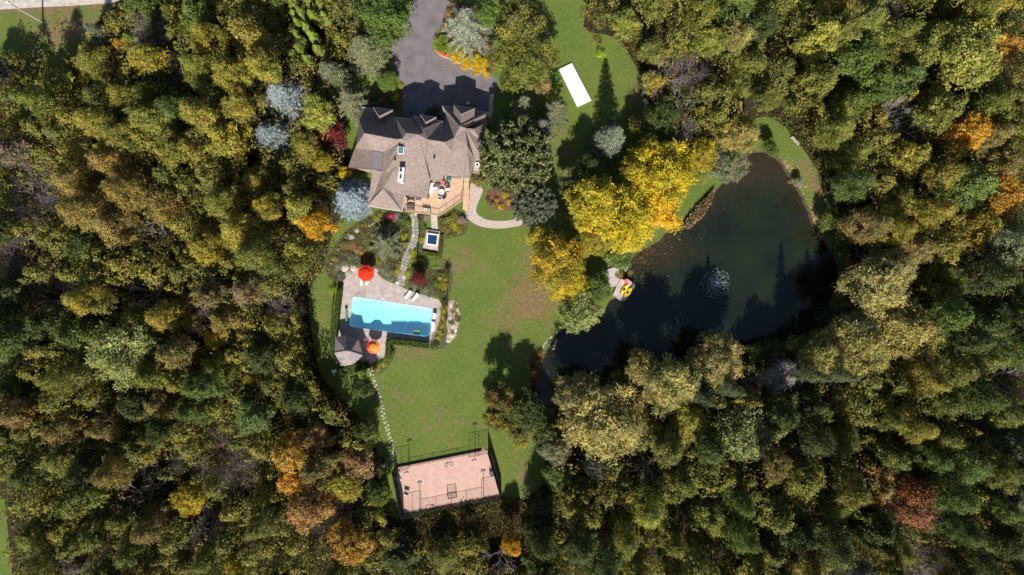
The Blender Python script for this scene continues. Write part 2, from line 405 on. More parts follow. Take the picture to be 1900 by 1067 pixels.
# lawns
main_lawn = smooth([(640,385),(648,300),(640,180),(690,60),(750,-60),(1075,-60),(1082,50),(1145,72),(1192,150),(1200,215),(1240,262),(1300,300),(1385,228),(1440,222),(1500,290),(1542,365),(1566,430),(1580,520),(1500,510),(1300,560),(1080,705),(1010,800),(1012,855),(1005,900),(962,925),(850,942),(745,968),(715,930),(700,840),(660,765),(598,700),(576,600),(577,535),(602,492),(615,440)], 3)
LAWN = px_poly(main_lawn)
o, V = sheet('lawn', LAWN, [POND, POOL], .012, 1.0, M['grass']); struct(o)
dry = (.9 * blob(V, 990, 560, 48, 40) + .6 * blob(V, 930, 600, 40, 50) + .55 * blob(V, 860, 480, 60, 35) + .8 * blob(V, 770, 655, 50, 18) + .8 * blob(V, 1045, 290, 18, 60, .1)
       + .8 * blob(V, 1185, 180, 30, 35) + 1.0 * blob(V, 1510, 340, 16, 60, .5) + .5 * blob(V, 720, 740, 60, 40) + .8 * blob(V, 970, 880, 18, 60, .2) + .35 * blob(V, 600, 600, 40, 90)
       + .5 * blob(V, 830, 520, 30, 50) + .55 * blob(V, 820, 790, 60, 40) + .5 * blob(V, 1185, 450, 70, 40) + .6 * blob(V, 990, 500, 40, 60) + .35 * blob(V, 1060, 520, 60, 60))
vattr(o, 'dry', np.clip(dry, 0, 1.1))
xy = np.array([PX((a, b, 0)) for a, b in V])
vattr(o, 'stripe', np.clip((xy[:, 1] - 560) / 90, 0, 1) * np.clip((1020 - xy[:, 0]) / 60, 0, 1) * .9 + .35)
fieldp = px_poly([(-700,-200),(230,-200),(215,10),(170,50),(165,95),(130,125),(60,125),(0,135),(-700,135)])
o, V = sheet('field_grass', fieldp, [], .010, 1.5, M['grass']); struct(o)
vattr(o, 'dry', np.clip(.7 * blob(V, 130, 60, 70, 30) + .8 * blob(V, 60, 12, 160, 12) + .3, 0, 1)); vattr(o, 'stripe', np.zeros(len(V)))
o, V = sheet('field_edge_grass', px_poly([(-400,900),(8,925),(14,980),(20,1030),(26,1120),(-400,1140)]), [], .010, 1.5, M['grass']); struct(o)
vattr(o, 'dry', np.zeros(len(V)) + .1); vattr(o, 'stripe', np.zeros(len(V)))
# gravel track, top-left
mb = MB(); mb.prism(px_poly([(-300,22),(0,18),(60,14),(130,11),(205,6),(300,-20),(300,-200),(-300,-200)]), .0, .03); struct(part('gravel_road', mb, M['gravel']))
# driveway
drive = smooth([(772,-60),(767,0),(761,24),(746,48),(733,70),(725,100),(731,121),(743,150),(747,170),(748,195),(752,232),(800,250),(906,232),(909,212),(917,176),(924,150),(908,138),(880,131),(834,110),(808,98),(803,85),(805,70),(819,55),(826,22),(837,0),(850,-60)], 4)
mb = MB(); mb.prism(px_poly(drive), .0, .035); struct(part('driveway', mb, M['asphalt']))
# pale kerb along island
kb = smooth([(806,92),(816,102),(834,109.5),(856,119),(880,130.5),(905,137)], 4, False)
cur = thing('kerb', 'low pale stone kerb between the driveway and the yellow shrubs', 'kerb', (*P(850, 118)[:2], 0))
for a, b in zip(kb[:-1:2], kb[2::2]):
    A, B = P(*a), P(*b); m = (A + B) / 2; d = B - A
    part('kerb_stone', MB().box((m.x, m.y, .06), (d.length - .04, .18, .14), math.atan2(d.y, d.x)), M['palestone'], cur, True)
# round paved apron: ring pavers
ap = thing('round_paved_apron', 'round apron of concentric dark grey pavers at the front door', 'paving', (*P(776, 202)[:2], 0)); ap['kind'] = 'structure'; del ap['category']
c0 = P(776, 202); rr = random.Random(2)
mb = MB()
for k in range(1, 10):
    r0, r1 = k * .3 - .12, k * .3 + .155; m = max(6, int(2 * math.pi * k * .3 / .45))
    for i in range(m):
        a0 = 2 * math.pi * (i + .04 / max(.3, r1)) / m; a1 = 2 * math.pi * (i + 1 - .08 / max(.3, r1)) / m; z = .058 + rr.uniform(-.006, .006)
        mb.prism([(c0.x + r * math.cos(a), c0.y + r * math.sin(a)) for r, a in ((r0, a0), (r1, a0), (r1, a1), (r0, a1))], .036, z)
part('paver', mb, M['greystone'], ap, True, kind='stuff')
# paver walkway east of the deck
walk = smooth([(874,340),(886,345),(896,352),(889,372),(884,385),(884,394),(892,402),(905,408),(925,410),(945,409),(966,404),(968,417),(950,421.5),(930,424),(905,423),(886,418),(872,409),(863,398),(864,375),(870,350)], 3)
mb = MB(); mb.prism(px_poly(walk), .0, .05); struct(part('walkway', mb, M['paver']))
ew = px_poly([(908,176),(916,176),(914,212),(906,222)]); mb = MB(); mb.prism(ew, 0, .06); struct(part('side_pavement', mb, M['palestone']))
# patio around the pool
patio = smooth([(633,532),(640,518),(652,505),(664,498),(696,503),(708,516),(724,524),(744,531),(752,536),(780,546),(814,556),(820,575),(816,595),(811,620),(800,645),(790,646),(793,636),(722,629),(716,645),(712,664),(692,672),(681,676),(668,668),(628,664),(621,640),(624,600)], 2)
o, V = sheet('patio', px_poly(patio), [POOL], .055, None, M['patio']); struct(o)
mb = MB(); pp = px_poly(patio); n = len(pp); mb.add([(a, b, .0) for a, b in pp] + [(a, b, .055) for a, b in pp], [(i, (i + 1) % n, n + (i + 1) % n, n + i) for i in range(n)]); struct(part('patio_edge', mb, M['patio']))
# beds
def bed(name, pts, mat, z=.04):
    mb = MB(); mb.prism(px_poly(smooth(pts, 3)), 0, z); return struct(part(name, mb, mat))
bed('rockery_bed', [(602,500),(612,470),(640,430),(655,420),(700,395),(760,400),(762,440),(745,480),(740,524),(708,512),(694,498),(664,494),(648,505),(636,520),(628,530),(615,520)], M['bed'], .035)
bed('path_bed', [(776,395),(790,405),(788,440),(780,470),(762,500),(760,532),(785,544),(815,552),(822,560),(822,600),(812,640),(800,650),(830,640),(838,600),(833,560),(840,520),(835,500),(800,500),(770,495)], M['bed'], .03)
bed('mulch_bed', [(902,358),(915,352),(945,355),(958,372),(956,388),(940,392),(920,390),(906,380)], M['mulch'], .06)
bed('gravel_bed', [(832,560),(840,557),(849,563),(846,570),(854,580),(850,592),(852,604),(845,614),(847,622),(838,633),(829,636),(827,628),(831,615),(828,600),(832,585),(829,572)], M['mixgravel'], .045)
bed('cabana_bed', [(716,660),(732,640),(728,668),(712,690),(692,694),(690,682)], M['bed'], .035)
bed('front_bed', [(690,170),(742,165),(744,200),(700,215),(680,200)], M['mulch'], .03)
bed('island_bed', [(806,60),(840,5),(900,30),(915,130),(880,129),(834,107),(808,95)], M['mulch'], .03)
bed('deck_bed', [(812,408),(830,400),(866,402),(866,430),(845,440),(815,440)], M['bed'], .03)
# flagstone path: slabs
fp = thing('flagstone_path', 'grey flagstone path from the deck down to the pool patio', 'path', (*P(758, 460)[:2], 0)); fp['kind'] = 'structure'; del fp['category']
cl = smooth([(767,396),(771,420),(771,440),(763,458),(754,480),(746,503),(744,531)], 12, False); rr = random.Random(5)
acc = 0; last = cl[0]
i = 0; pts = [P(*c) for c in cl]
sl = []
L = [0]
for a, b in zip(pts, pts[1:]): L.append(L[-1] + (b - a).length)
def at(d):
    for j in range(len(L) - 1):
        if L[j + 1] >= d: u = (d - L[j]) / (L[j + 1] - L[j]); p = pts[j].lerp(pts[j + 1], u); return p, (pts[j + 1] - pts[j]).normalized()
    return pts[-1], (pts[-1] - pts[-2]).normalized()
d = 0
while d < L[-1] - .3:
    ln = rr.uniform(.42, .7); p, dr = at(d + ln / 2); side = Vector((-dr.y, dr.x, 0)); k = rr.uniform(-.2, .2); W = rr.uniform(.58, .75) + .1 * (d / L[-1])
    for lo, hi in ((-W, k - .03), (k + .03, W)):
        q = []
        for s_, e_ in ((lo, -.5), (hi, -.5), (hi, .5), (lo, .5)):
            v_ = p + side * (s_ + rr.uniform(-.05, .05)) + dr * (e_ * (ln - .05) + rr.uniform(-.04, .04)); q.append((v_.x, v_.y))
        part('slab', MB().prism(q, .0, .085 + rr.uniform(-.01, .015), .06), M['flag'] if rr.random() < .75 else M['palestone'], fp, True)
    d += ln
# stepping stones across the lawn
def stones(name, label, line, n, rad, mat, double=False, seed=1):
    sp = thing(name, label, 'path', (*P(*line[len(line) // 2])[:2], 0)); sp['kind'] = 'structure'; del sp['category']
    rr = random.Random(seed); c = smooth(line, 10, False)
    for i in range(n):
        a = c[int(i * (len(c) - 1) / (n - 1))]; p = P(a[0] + rr.uniform(-1, 1) + (2.6 if double and i % 2 else (-2 if double else 0)), a[1] + rr.uniform(-1, 1))
        m = rr.choice((5, 6, 7)); r = rad * rr.uniform(.7, 1.25); ph = rr.uniform(0, 6)
        part('stone', MB().prism([(p.x + r * rr.uniform(.8, 1.15) * math.cos(ph + 6.283 * j / m), p.y + r * rr.uniform(.75, 1.1) * math.sin(ph + 6.283 * j / m)) for j in range(m)], .0, .05, .1), mat, sp, True)
stones('stepping_stone_path', 'line of pale stepping stones from the pool cabana to the pink court', [(686,682),(690,697),(696,715),(703,735),(709,757),(714,777),(719,797),(724,817),(728,836),(731,852),(732,868)], 56, .21, M['palestone'], True)
stones('garden_stepping_stones', 'curved line of stepping stones by the blue spruce', [(700,412),(688,418),(672,420),(655,428),(644,440),(632,458),(618,478),(612,500)], 18, .24, M['palestone'], seed=3)
stones('shoreline_edging', 'row of tan edging stones along the pond shore by the lawn', [(1052,603),(1038,612),(1026,622),(1014,634),(1006,647),(1001,660),(1003,672),(998,688)], 44, .22, M['palestone'], seed=5)

# ---------------------------------------------------------------- house
rv = dict(a1=(672,199,3.4), a2=(731,207,3.5), a3=(731.2,231.4,5.7), r2=(746.7,257.7,9.3), r1=(675.6,247.4,9.5), a0=(666.8,223,4.6), w1=(659,274,3.8), sw=(646.4,311,3.4),
 f1=(690,279.3,6.1), f2=(711,282,6.1), f3=(708.5,314.5,6.0), f4=(690,314.5,6.0), r3=(737,259,9.2),
 w2=(689.4,318,3.6), w3=(687.7,366,3.3), w4=(681.5,382,3.1), s1=(711,349.6,6.2), s0=(716,319,6.4), e4=(746.2,392.3,3.1), e3=(751.8,362,3.6), e2=(728.5,359.5,4.6),
 k1=(752,262,9.2), k2=(740,300,7.6), c1=(754.4,247.4,9.35), c2=(776,250,9.35), e5=(792.6,367,4.3), e6=(798,334,5.3), k3=(788,290,8.0),
 m1z=(733,217.5,5.5), m1b=(767.8,221.6,5.5), m1c=(784.8,246.3,8.9), m2a=(766.3,216,5.7), m2p=(786.2,239.6,8.6), m2b=(821.2,224.7,5.5), m2c=(819.5,244.8,6.5), r5=(793.4,259.2,9.1), r6=(825.4,263.9,8.9),
 v1=(842.9,255.6,7.3), ew=(824.3,225,4.4), v2=(839,282,6.2), d1=(858.6,329,4.1), d2=(823.5,325.7,4.3), d3=(820,336,3.9), d4=(798,334,4.2),
 n1=(820.7,196.4,3.8), n2=(906.4,209,3.8), ea=(853,234.3,7.9), g1=(863.5,237.6,7.6), g2=(867,271,7.4), g3=(881,296,3.9), g4=(895,294.3,3.7), g5=(878,239.6,7.4), g6=(896,265,4.0), g7=(903.7,217,3.9),
 h1=(864.5,239,5.9), h2=(903.2,218.5,3.0), h3=(901.6,229.3,4.1), d5=(872,330,3.5), q1=(825,210,3.8))
rf = [('a1','a0','r1','r3','r2','a3','a2'), ('a0','w1','sw','f4','f1','r1'), ('r1','f1','f2','r3'), ('r3','f2','f3','s0','k2','k1','r2'),
 ('w2','w3','w4','s1','s0','f3','f4'), ('w4','e4','s1'), ('s1','e4','e3','e2','k2','s0'), ('k1','k2','e2','e5','e6','k3','c2','c1'), ('r2','k1','c1'),
 ('m1z','a3','r2','c1'), ('m1z','c1','c2','m1c','m1b'), ('m2a','m1c','c2','r5','m2p'), ('m2a','m2p','m2b'), ('m2b','m2p','r5','m2c'), ('m2c','r5','r6','v1','ew'),
 ('c2','k3','e6','d4','d3','d2','d1','v2','r6','r5'), ('r6','v2','v1'), ('n1','ea','n2'), ('n1','q1','ew','v1','ea'), ('ea','v1','v2','g2','g1'),
 ('ea','g1','g7','n2'), ('h1','g5','h3','h2'), ('g5','g6','h3'), ('g1','g2','g3','g4'), ('g1','g4','g6','g5'), ('v2','d1','d5','g3','g2')]
rw = {k: P(*v) for k, v in rv.items()}
hx = P(780, 300)
house = thing('house', 'large house with many steep brown shingled hip roofs beside the driveway', 'house', (hx.x, hx.y, 0))
keys = list(rw); idx = {k: i for i, k in enumerate(keys)}
def upface(ks):
    a = 0
    for i in range(len(ks)):
        p, q = rw[ks[i]], rw[ks[(i + 1) % len(ks)]]; a += p.x * q.y - q.x * p.y
    return ks if a > 0 else ks[::-1]
rf = [upface(f) for f in rf]
mb = MB(); mb.add([rw[k] for k in keys], [tuple(idx[k] for k in f) for f in rf])
roof = part('roof', mb, M['roof'], house, True)
sm = roof.modifiers.new('thick', 'SOLIDIFY'); sm.thickness = .14; sm.offset = -1
# walls under every open roof edge
ec = {}
for f in rf:
    for a, b in zip(f, f[1:] + f[:1]): ec.setdefault(frozenset((a, b)), []).append((a, b))
mb = MB()
for k, l in ec.items():
    if len(l) == 1:
        a, b = rw[l[0][0]], rw[l[0][1]]; d = b - a; nn = Vector((-d.y, d.x, 0)).normalized() * .22
        a2, b2 = a + nn, b + nn
        mb.add([(a2.x, a2.y, 0), (b2.x, b2.y, 0), (b2.x, b2.y, b2.z - .12), (a2.x, a2.y, a2.z - .12)], [(0, 1, 2, 3)])
part('wall', mb, M['wall'], house, True)
# gutters and pale rake boards
for ks in (('a1','a2'),('n1','n2'),('n2','g7'),('m2a','m2b'),('m1z','m1b'),('w4','e4'),('e4','e3'),('m1z','a3'),('m2b','m2c'),('h3','g6'),('g6','g4'),('a0','a1'),('n1','q1'),('sw','f4'),('e2','e5'),('e5','e6'),('d2','d1'),('d3','d4'),('w1','sw')):
    a, b = rw[ks[0]], rw[ks[1]]
    light = ks[0] in ('a1','n1','n2','m2a','m1z','w4','m2b','h3','g6','e4')
    part('gutter', MB().tube(a + Vector((0, 0, .01)), b + Vector((0, 0, .01)), .055 if light else .04, n=5), M['trim'] if light else M['wood'], house, True)
# dormers on the north slopes: hip lid with pale edges
def dormer(nl, nr, ap, low, hip_h, name='dormer', deep=None):
    A, B, C = P(*nl), P(*nr), P(*ap)
    d = part(name, MB().add([A, B, C], [(0, 1, 2) if (B - A).cross(C - A).z > 0 else (0, 2, 1)]), M['roof'], house, True)
    Lp = P(*low[0]); Rp = P(*low[1]); Cs = P(*low[2])
    part('dormer_slope', MB().add([A, C, Cs, Lp], [(0, 1, 2, 3)]).add([B, Rp, Cs, C], [(0, 1, 2, 3)]), M['roof'], d, True)
    g = Vector((0, 0, -2.2)); part('dormer_wall', MB().add([A, B, B + g, A + g], [(0, 1, 2, 3)]).add([A, Lp, Lp + g, A + g], [(0, 1, 2, 3)]).add([B, Rp, Rp + g, B + g], [(0, 1, 2, 3)]), M['wall'], d, True)
    part('dormer_trim', MB().tube(A, B, .05, n=4).tube(A, C, .05, n=4).tube(B, C, .05, n=4), M['trim'], d, True)
    m = (A + B) / 2 + Vector((0, .02, -.8)); dx = (B - A)
    part('dormer_window', MB().box(m, (dx.length * .6, .05, .8), math.atan2(dx.y, dx.x)), M['glass'], d, True)
dormer((842,195.5,5.4),(881,201.5,5.4),(856,212.5,7.35),((840.5,211,5.4),(880,217,5.4),(855.5,229.5,7.45)),0)
dormer((780,213,6.3),(809.4,217.5,6.3),(790.3,227.3,8.0),((780,215.5,6.1),(809,220.5,6.1),(790.3,231,7.95)),0)
dormer((692.6,199,5.3),(728.7,204,5.3),(704,216,7.25),((692.6,202,5.0),(728.7,207.5,5.0),(704,220,7.0)),0)
# flat roof patch, skylight, chimney, vents
F = [P(690.5,280.5,6.13), P(710.5,283,6.13), P(708.3,313.8,6.06), P(690.3,313.8,6.06)]
part('flat_roof', MB().add([v + Vector((0, 0, .05)) for v in F], [(3, 2, 1, 0)]), M['membrane'], house, True)
s = P(744, 279, 9.0); sk = part('skylight', MB().box(s, (1.05, 1.25, .22), R(-6), R(20)), M['trim'], house, True)
part('pane', MB().box(s + Vector((0, 0, .1)), (.85, 1.05, .12), R(-6), R(20)), M['skyglass'], sk, True)
c = P(746, 326, 7.4); ch = part('chimney', MB().box((c.x, c.y, 7.2), (.75, 2.4, 2.2), R(-7)).box((c.x, c.y, 8.36), (.95, 2.6, .12), R(-7)), M['trim'], house, True)
part('chimney_pot', MB().box((c.x, c.y + .7, 8.6), (.35, .35, .4)), M['dark'], ch, True); part('chimney_pot', MB().box((c.x - .05, c.y - .5, 8.6), (.3, .3, .4)), M['dark'], ch, True)
for a, b, hh in ((733, 296, 7.75), (806, 293, 7.2), (790, 392, 3)):
    if hh > 4: q = P(a, b, hh); part('roof_vent', MB().box((q.x, q.y, hh + .2), (.3, .3, .5)), M['dark'], house, True)
# valleys / ridge caps
for ks in (('r1','r3'),('r3','r2'),('c1','c2'),('r5','r6'),('m2p','r5'),('ea','g1'),('g1','g4'),('s1','w4'),('s1','e4'),('s1','s0'),('k1','k2'),('v1','v2'),('r6','v2'),('m2a','m2p'),('m2b','m2p'),('n1','ea'),('n2','ea'),('g2','g3'),('f1','r1'),('f2','r3')):
    part('ridge_cap', MB().tube(rw[ks[0]], rw[ks[1]], .06, n=4), M['roof'], house, True)
# windows and doors in the walls
def wallbits(ka, kb, us, w_, h_, z, nm='window', mat='glass'):
    a, b = rw[ka].copy(), rw[kb].copy(); a.z = b.z = 0; d = b - a; nn = Vector((-d.y, d.x, 0)).normalized()
    if (hx - a).dot(nn) < 0: nn = -nn
    for u in us:
        p = a.lerp(b, u) + nn * .2; p.z = z; an = math.atan2(d.y, d.x)
        wd = part(nm, MB().box(p, (w_, .1, h_), an), M['trim'], house, True); part('pane' if nm == 'window' else 'panel', MB().box(p, (w_ - .16, .16, h_ - .16), an), M[mat], wd, True)
wallbits('n1','n2',(.18,.45,.75),2.3,2.2,1.15,'garage_door','wood'); wallbits('a1','a2',(.25,.7),1.4,1.4,1.9)
wallbits('w4','e4',(.2,.5,.8),1.3,1.5,1.6); wallbits('w2','w3',(.3,.7),1.1,1.3,1.7); wallbits('e2','e5',(.3,.7),2.0,2.2,2.5); wallbits('d2','d1',(.3,.7),1.5,2.1,2.4); wallbits('w1','sw',(.5,),1.3,1.3,1.7)

# deck
DZ = 1.3
deck_out = [(745,361),(793,364),(799,330),(819,332),(823,322),(871,326),(869,362),(856.5,372.5),(815,401),(751.5,392)]
dk = thing('deck', 'raised tan wooden deck with dark railing behind the house', 'deck', (*P(810, 370)[:2], 0))
dp = [tuple(P(a, b, DZ)[:2]) for a, b in deck_out]
part('floor', MB().prism(dp, DZ - .22, DZ), M['deck'], dk, True)
part('skirt', MB().prism([(Vector((810 * .0, 0)) + Vector(p)).lerp(Vector(P(805, 360, DZ)[:2]), .03)[:] for p in dp], 0.0, DZ - .23), M['wood'], dk, True)
def rail(pts, z, name_parent, sp=1.6, ht=1.0, mat='wood', r=.035, mid=(0.1,), posts=True):
    for a, b in zip(pts, pts[1:]):
        A = Vector((*a, z)); B = Vector((*b, z)); n = max(1, round((B - A).length / sp))
        part('top_rail', MB().tube(A + Vector((0, 0, ht)), B + Vector((0, 0, ht)), r, n=4), M[mat], name_parent, True)
        bm_ = MB()
        for k in mid: bm_.tube(A + Vector((0, 0, ht * k)), B + Vector((0, 0, ht * k)), r * .7, n=4)
        m = int((B - A).length / .16)
        for i in range(m): q = A.lerp(B, (i + .5) / m); bm_.tube(q + Vector((0, 0, .1)), q + Vector((0, 0, ht)), .008, n=3, cap=False)
        part('balusters', bm_, M['iron'], name_parent, True, kind='stuff')
        for i in range(n + 1): q = A.lerp(B, i / n); part('post', MB().tube(q, q + Vector((0, 0, ht + .05)), r * 1.3, n=4), M[mat], name_parent, True)
rl = [tuple(P(a, b, DZ)[:2]) for a, b in [(752.5,391),(815,399.6),(856,371),(859,362),(861,332)]]
rail(rl, DZ, dk)
st = thing('deck_stairs', 'tan wooden stairs down the east side of the deck to the walkway', 'stairs', (*P(866, 375)[:2], 0))
y0 = P(860.5, 350, DZ); y1 = P(871.5, 350, DZ); top = P(866, 352, DZ); bot = P(864, 389, 0)
for i in range(8):
    u = (i + .5) / 8; c = Vector((top.x + (bot.x - top.x) * u, top.y + (bot.y - top.y) * u, DZ * (1 - u)))
    part('tread', MB().box((c.x, c.y, c.z), (1.15, (top.y - bot.y) / 8 + .02, .05), R(2)), M['deck'], st, True)
for sx in (-.6, .6):
    part('handrail', MB().tube((top.x + sx, top.y, DZ + .9), (bot.x + sx, bot.y, .9), .035, n=4), M['iron'], st, True)
    for u in (0, .5, 1): q = top.lerp(bot, u); part('post', MB().tube((q.x + sx, q.y, DZ * (1 - u) - .1), (q.x + sx, q.y, DZ * (1 - u) + .9), .03, n=4), M['iron'], st, True)
sp = thing('side_porch', 'small porch with a round white table at the east wall of the house', 'porch', (*P(884, 305)[:2], 0))
part('floor', MB().prism([tuple(P(a, b, 1.2)[:2]) for a, b in [(880,297),(893,298),(890,322),(877,320)]], .0, 1.2), M['palestone'], sp, True)
rail([tuple(P(a, b, 1.2)[:2]) for a, b in [(893,298),(890,321),(878,319.5)]], 1.2, sp)
# ---------------------------------------------------------------- furniture
def armchair(name, label, cat, px, py, z, rz, group, m_seat='fabric', m_fr='dark', s=1.0):
    p = P(px, py, z); t = thing(name, label, cat, (p.x, p.y, z), rz, group)
    part('seat', MB().box((0, 0, .4 * s), (.62 * s, .6 * s, .12)), M[m_seat], t)
    part('backrest', MB().box((0, .32 * s, .62 * s), (.62 * s, .1, .5 * s), 0, R(-12)), M[m_seat], t)
    part('armrest', MB().box((-.34 * s, 0, .55 * s), (.07, .6 * s, .06)), M[m_fr], t); part('armrest', MB().box((.34 * s, 0, .55 * s), (.07, .6 * s, .06)), M[m_fr], t)
    for x in (-.3, .3):
        for y in (-.26, .28): part('leg', MB().box((x * s, y * s, .19), (.05, .05, .38)), M[m_fr], t)
    return t
def lounger(label, px, py, z, rz, group, mat='fabric'):
    p = P(px, py, z); t = thing('sun_lounger', label, 'lounger', (p.x, p.y, z), rz, group)
    part('frame', MB().box((0, 0, .26), (.66, 1.9, .06)), M['dark'], t)
    part('cushion', MB().box((0, -.3, .34), (.6, 1.25, .1)), M[mat], t)
    b = part('backrest', MB().box((0, .62, .55), (.6, .75, .1), 0, R(35)), M[mat], t)
    for x in (-.28, .28):
        for y in (-.8, .55): part('leg', MB().box((x, y, .12), (.05, .05, .24)), M['dark'], t)
    return t
def umbrella(label, px, py, rad, h, mats, ph=0, tiers=True):
    p = P(px, py, h); t = thing('patio_umbrella', label, 'umbrella', (p.x, p.y, .055), 0)
    part('pole', MB().tube((0, 0, 0), (0, 0, h - .05), .03), M['dark'], t); part('base', MB().lathe((0, 0, 0), [(.28, 0), (.28, .06), (.06, .1)]), M['dark'], t)
    n = 8
    for i in range(n):
        a0 = ph + 2 * math.pi * i / n; a1 = ph + 2 * math.pi * (i + 1) / n
        e0 = Vector((math.cos(a0) * rad, math.sin(a0) * rad, h - .5)); e1 = Vector((math.cos(a1) * rad, math.sin(a1) * rad, h - .5))
        i0 = Vector((e0.x * .45, e0.y * .45, h - .14)); i1 = Vector((e1.x * .45, e1.y * .45, h - .14)); dn = Vector((0, 0, -.14))
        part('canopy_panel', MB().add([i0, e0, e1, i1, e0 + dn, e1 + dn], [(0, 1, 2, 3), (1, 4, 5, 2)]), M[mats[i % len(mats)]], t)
        part('rib', MB().tube(i0 - Vector((0, 0, .02)), e0 - Vector((0, 0, .02)), .012, n=3), M['dark'], t)
    mb = MB(); mb.add([(0, 0, h + .12)] + [(math.cos(ph + 2 * math.pi * i / n) * rad * .52, math.sin(ph + 2 * math.pi * i / n) * rad * .52, h - .08) for i in range(n)], [(0, i + 1, (i + 1) % n + 1) for i in range(n)])
    part('vent_cap', mb, M[mats[0]], t); part('finial', MB().lathe((0, 0, h + .1), [(.03, 0), (.04, .04), (.01, .1)], 6), M['dark'], t)
    return t
umbrella('bright red octagonal patio umbrella above two loungers at the top left of the pool', 678, 507, 1.55, 2.7, ['redfab'], R(22.5))
umbrella('smaller orange octagonal patio umbrella between the cabana and the pool', 692, 644.5, 1.28, 2.5, ['sunlitfab','orangefab','redfab','redfab','orangefab','orangefab','sunlitfab','sunlitfab'], R(12))  # panel colours imitate the sunlit and shaded sides of one canvas
lounger('white cushioned lounger under the left half of the red umbrella', 672, 521, .06, R(-4), 'pool loungers')
lounger('white cushioned lounger poking out under the right half of the red umbrella', 684, 520, .06, R(-24), 'pool loungers')
lounger('cream lounger at the top edge of the pool, left one of its pair', 758, 547, .06, R(-40), 'pool loungers')
lounger('cream lounger at the top edge of the pool, right one of its pair', 771, 552, .06, R(-40), 'pool loungers')
lounger('white lounger at the right end of the pool, nearest the top corner', 805.5, 590, .06, R(-15), 'pool loungers')
lounger('white lounger at the right end of the pool, below the other one', 804, 606, .06, R(-5), 'pool loungers')
t = thing('pool_cover_roller', 'long green pool cover roller lying left of the pool', 'pool roller', (*P(643.5, 584)[:2], .055), R(2))
part('drum', MB().tube((0, -1.2, .3), (0, 1.2, .3), .2, n=12), M['green_pl'], t)
for y in (-1.3, 1.3): part('stand', MB().box((0, y, .2), (.5, .08, .4)), M['dark'], t)
t = thing('pool_float', 'lime green float drifting near the bottom right of the pool', 'pool float', (*P(773, 617)[:2], -.07), R(-3))
mb = MB(); q = [(.62 * math.copysign(abs(math.cos(a)) ** .5, math.cos(a)), .32 * math.copysign(abs(math.sin(a)) ** .5, math.sin(a)), .08) for a in [2 * math.pi * i / 20 for i in range(20)]]
for a, b in zip(q, q[1:] + q[:1]): mb.tube(a, b, .1, n=8)
part('ring', mb, M['lime'], t); part('bed', MB().box((0, 0, .02), (1.0, .45, .03)), M['palestone'], t)
for a, b, l in ((710, 553.5, 'small white skimmer lid by the upper pool edge'), (722, 629, 'small white bucket on the dark strip below the pool')):
    t = thing('skimmer_lid', l, 'lid', (*P(a, b)[:2], .06)); part('lid', MB().lathe((0, 0, 0), [(.16, 0), (.16, .05), (.1, .08)]), M['white'], t)

# cabana
t = thing('pool_cabana', 'small pool cabana with grey shake hip roof at the lower left of the pool', 'cabana', (*P(645, 652)[:2], 0))
cv = dict(a=(622,625.5,2.5), b=(641.6,622.2,2.5), c=(664.6,629.5,2.5), d=(674,660,2.5), e=(655,676,2.5), f=(633,680.5,2.5), g=(620.8,655,3.4), o=(641.6,650.8,4.35), p=(650,652,4.3))
cw = {k: P(*v) for k, v in cv.items()}
g0 = P(619.5, 655, 2.5)
for ks in (('g','a','b','o'), ('o','b','c','p'), ('p','c','d'), ('g','o','e','f'), ('o','p','d','e')):
    vs = [cw[k] for k in ks]; A = sum(vs[i].x * vs[(i + 1) % len(vs)].y - vs[(i + 1) % len(vs)].x * vs[i].y for i in range(len(vs)))
    if A < 0: vs = vs[::-1]
    pp_ = part('roof_slope', MB().add(vs, [tuple(range(len(vs)))]), M['shake'], t, True); s_ = pp_.modifiers.new('t', 'SOLIDIFY'); s_.thickness = .09; s_.offset = -1
for ks in (('o','b'),('p','c'),('p','d'),('o','e'),('g','o'),('o','p')): part('ridge_cap', MB().tube(cw[ks[0]] + Vector((0, 0, .02)), cw[ks[1]] + Vector((0, 0, .02)), .09, n=4), M['shake'], t, True)
ring = [cw[k] for k in 'abcdef']; cc = sum(ring, Vector()) / 6
mb = MB(); mb.prism([(cc.x + (v.x - cc.x) * .86, cc.y + (v.y - cc.y) * .86) for v in ring], .0, 2.55); part('wall', mb, M['wall'], t, True)
part('door', MB().box((*(cc + (cw['d'] - cc) * .80)[:2], 1.1), (.12, .95, 2.05), R(14)), M['glass'], t, True)
# hot tub
hp = px_poly([(791.5,426),(816,429.5),(812.5,466),(784.5,460.5)], .4)
t = thing('hot_tub', 'white square hot tub set in a pale raised platform inside an L-shaped hedge', 'hot tub', (*P(802, 444)[:2], 0))
part('platform', MB().prism(hp, 0, .4), M['patio'], t, True)
tq = [P(a, b, .75) for a, b in [(792.5,432),(814,435),(811,456.5),(791,453.5)]]
tc = sum(tq, Vector()) / 4
def sc(f, z): return [(tc.x + (v.x - tc.x) * f, tc.y + (v.y - tc.y) * f, z) for v in tq]
n = 4; mb = MB(); mb.add(sc(1, .4) + sc(1, .78) + sc(.82, .78) + sc(.78, .45), [(j * 4 + (i + 1) % 4, j * 4 + i, (j + 1) * 4 + i, (j + 1) * 4 + (i + 1) % 4) for j in range(3) for i in range(4)] + [(15, 14, 13, 12)])
part('shell', mb, M['white'], t, True)
part('water', MB().add(sc(.81, .68), [(3, 2, 1, 0)]), M['poolwater'], t, True)
part('seat_mould', MB().box((tc.x - .4, tc.y + .3, .5), (.7, .5, .12), .2).box((tc.x + .35, tc.y - .35, .5), (.6, .6, .14), -.3), M['liner'], t, True)
mb = MB(); mb.prism(px_poly([(799,398),(811,400),(813,427),(801,426)]), 0, .06); struct(part('hot_tub_path', mb, M['palestone']))
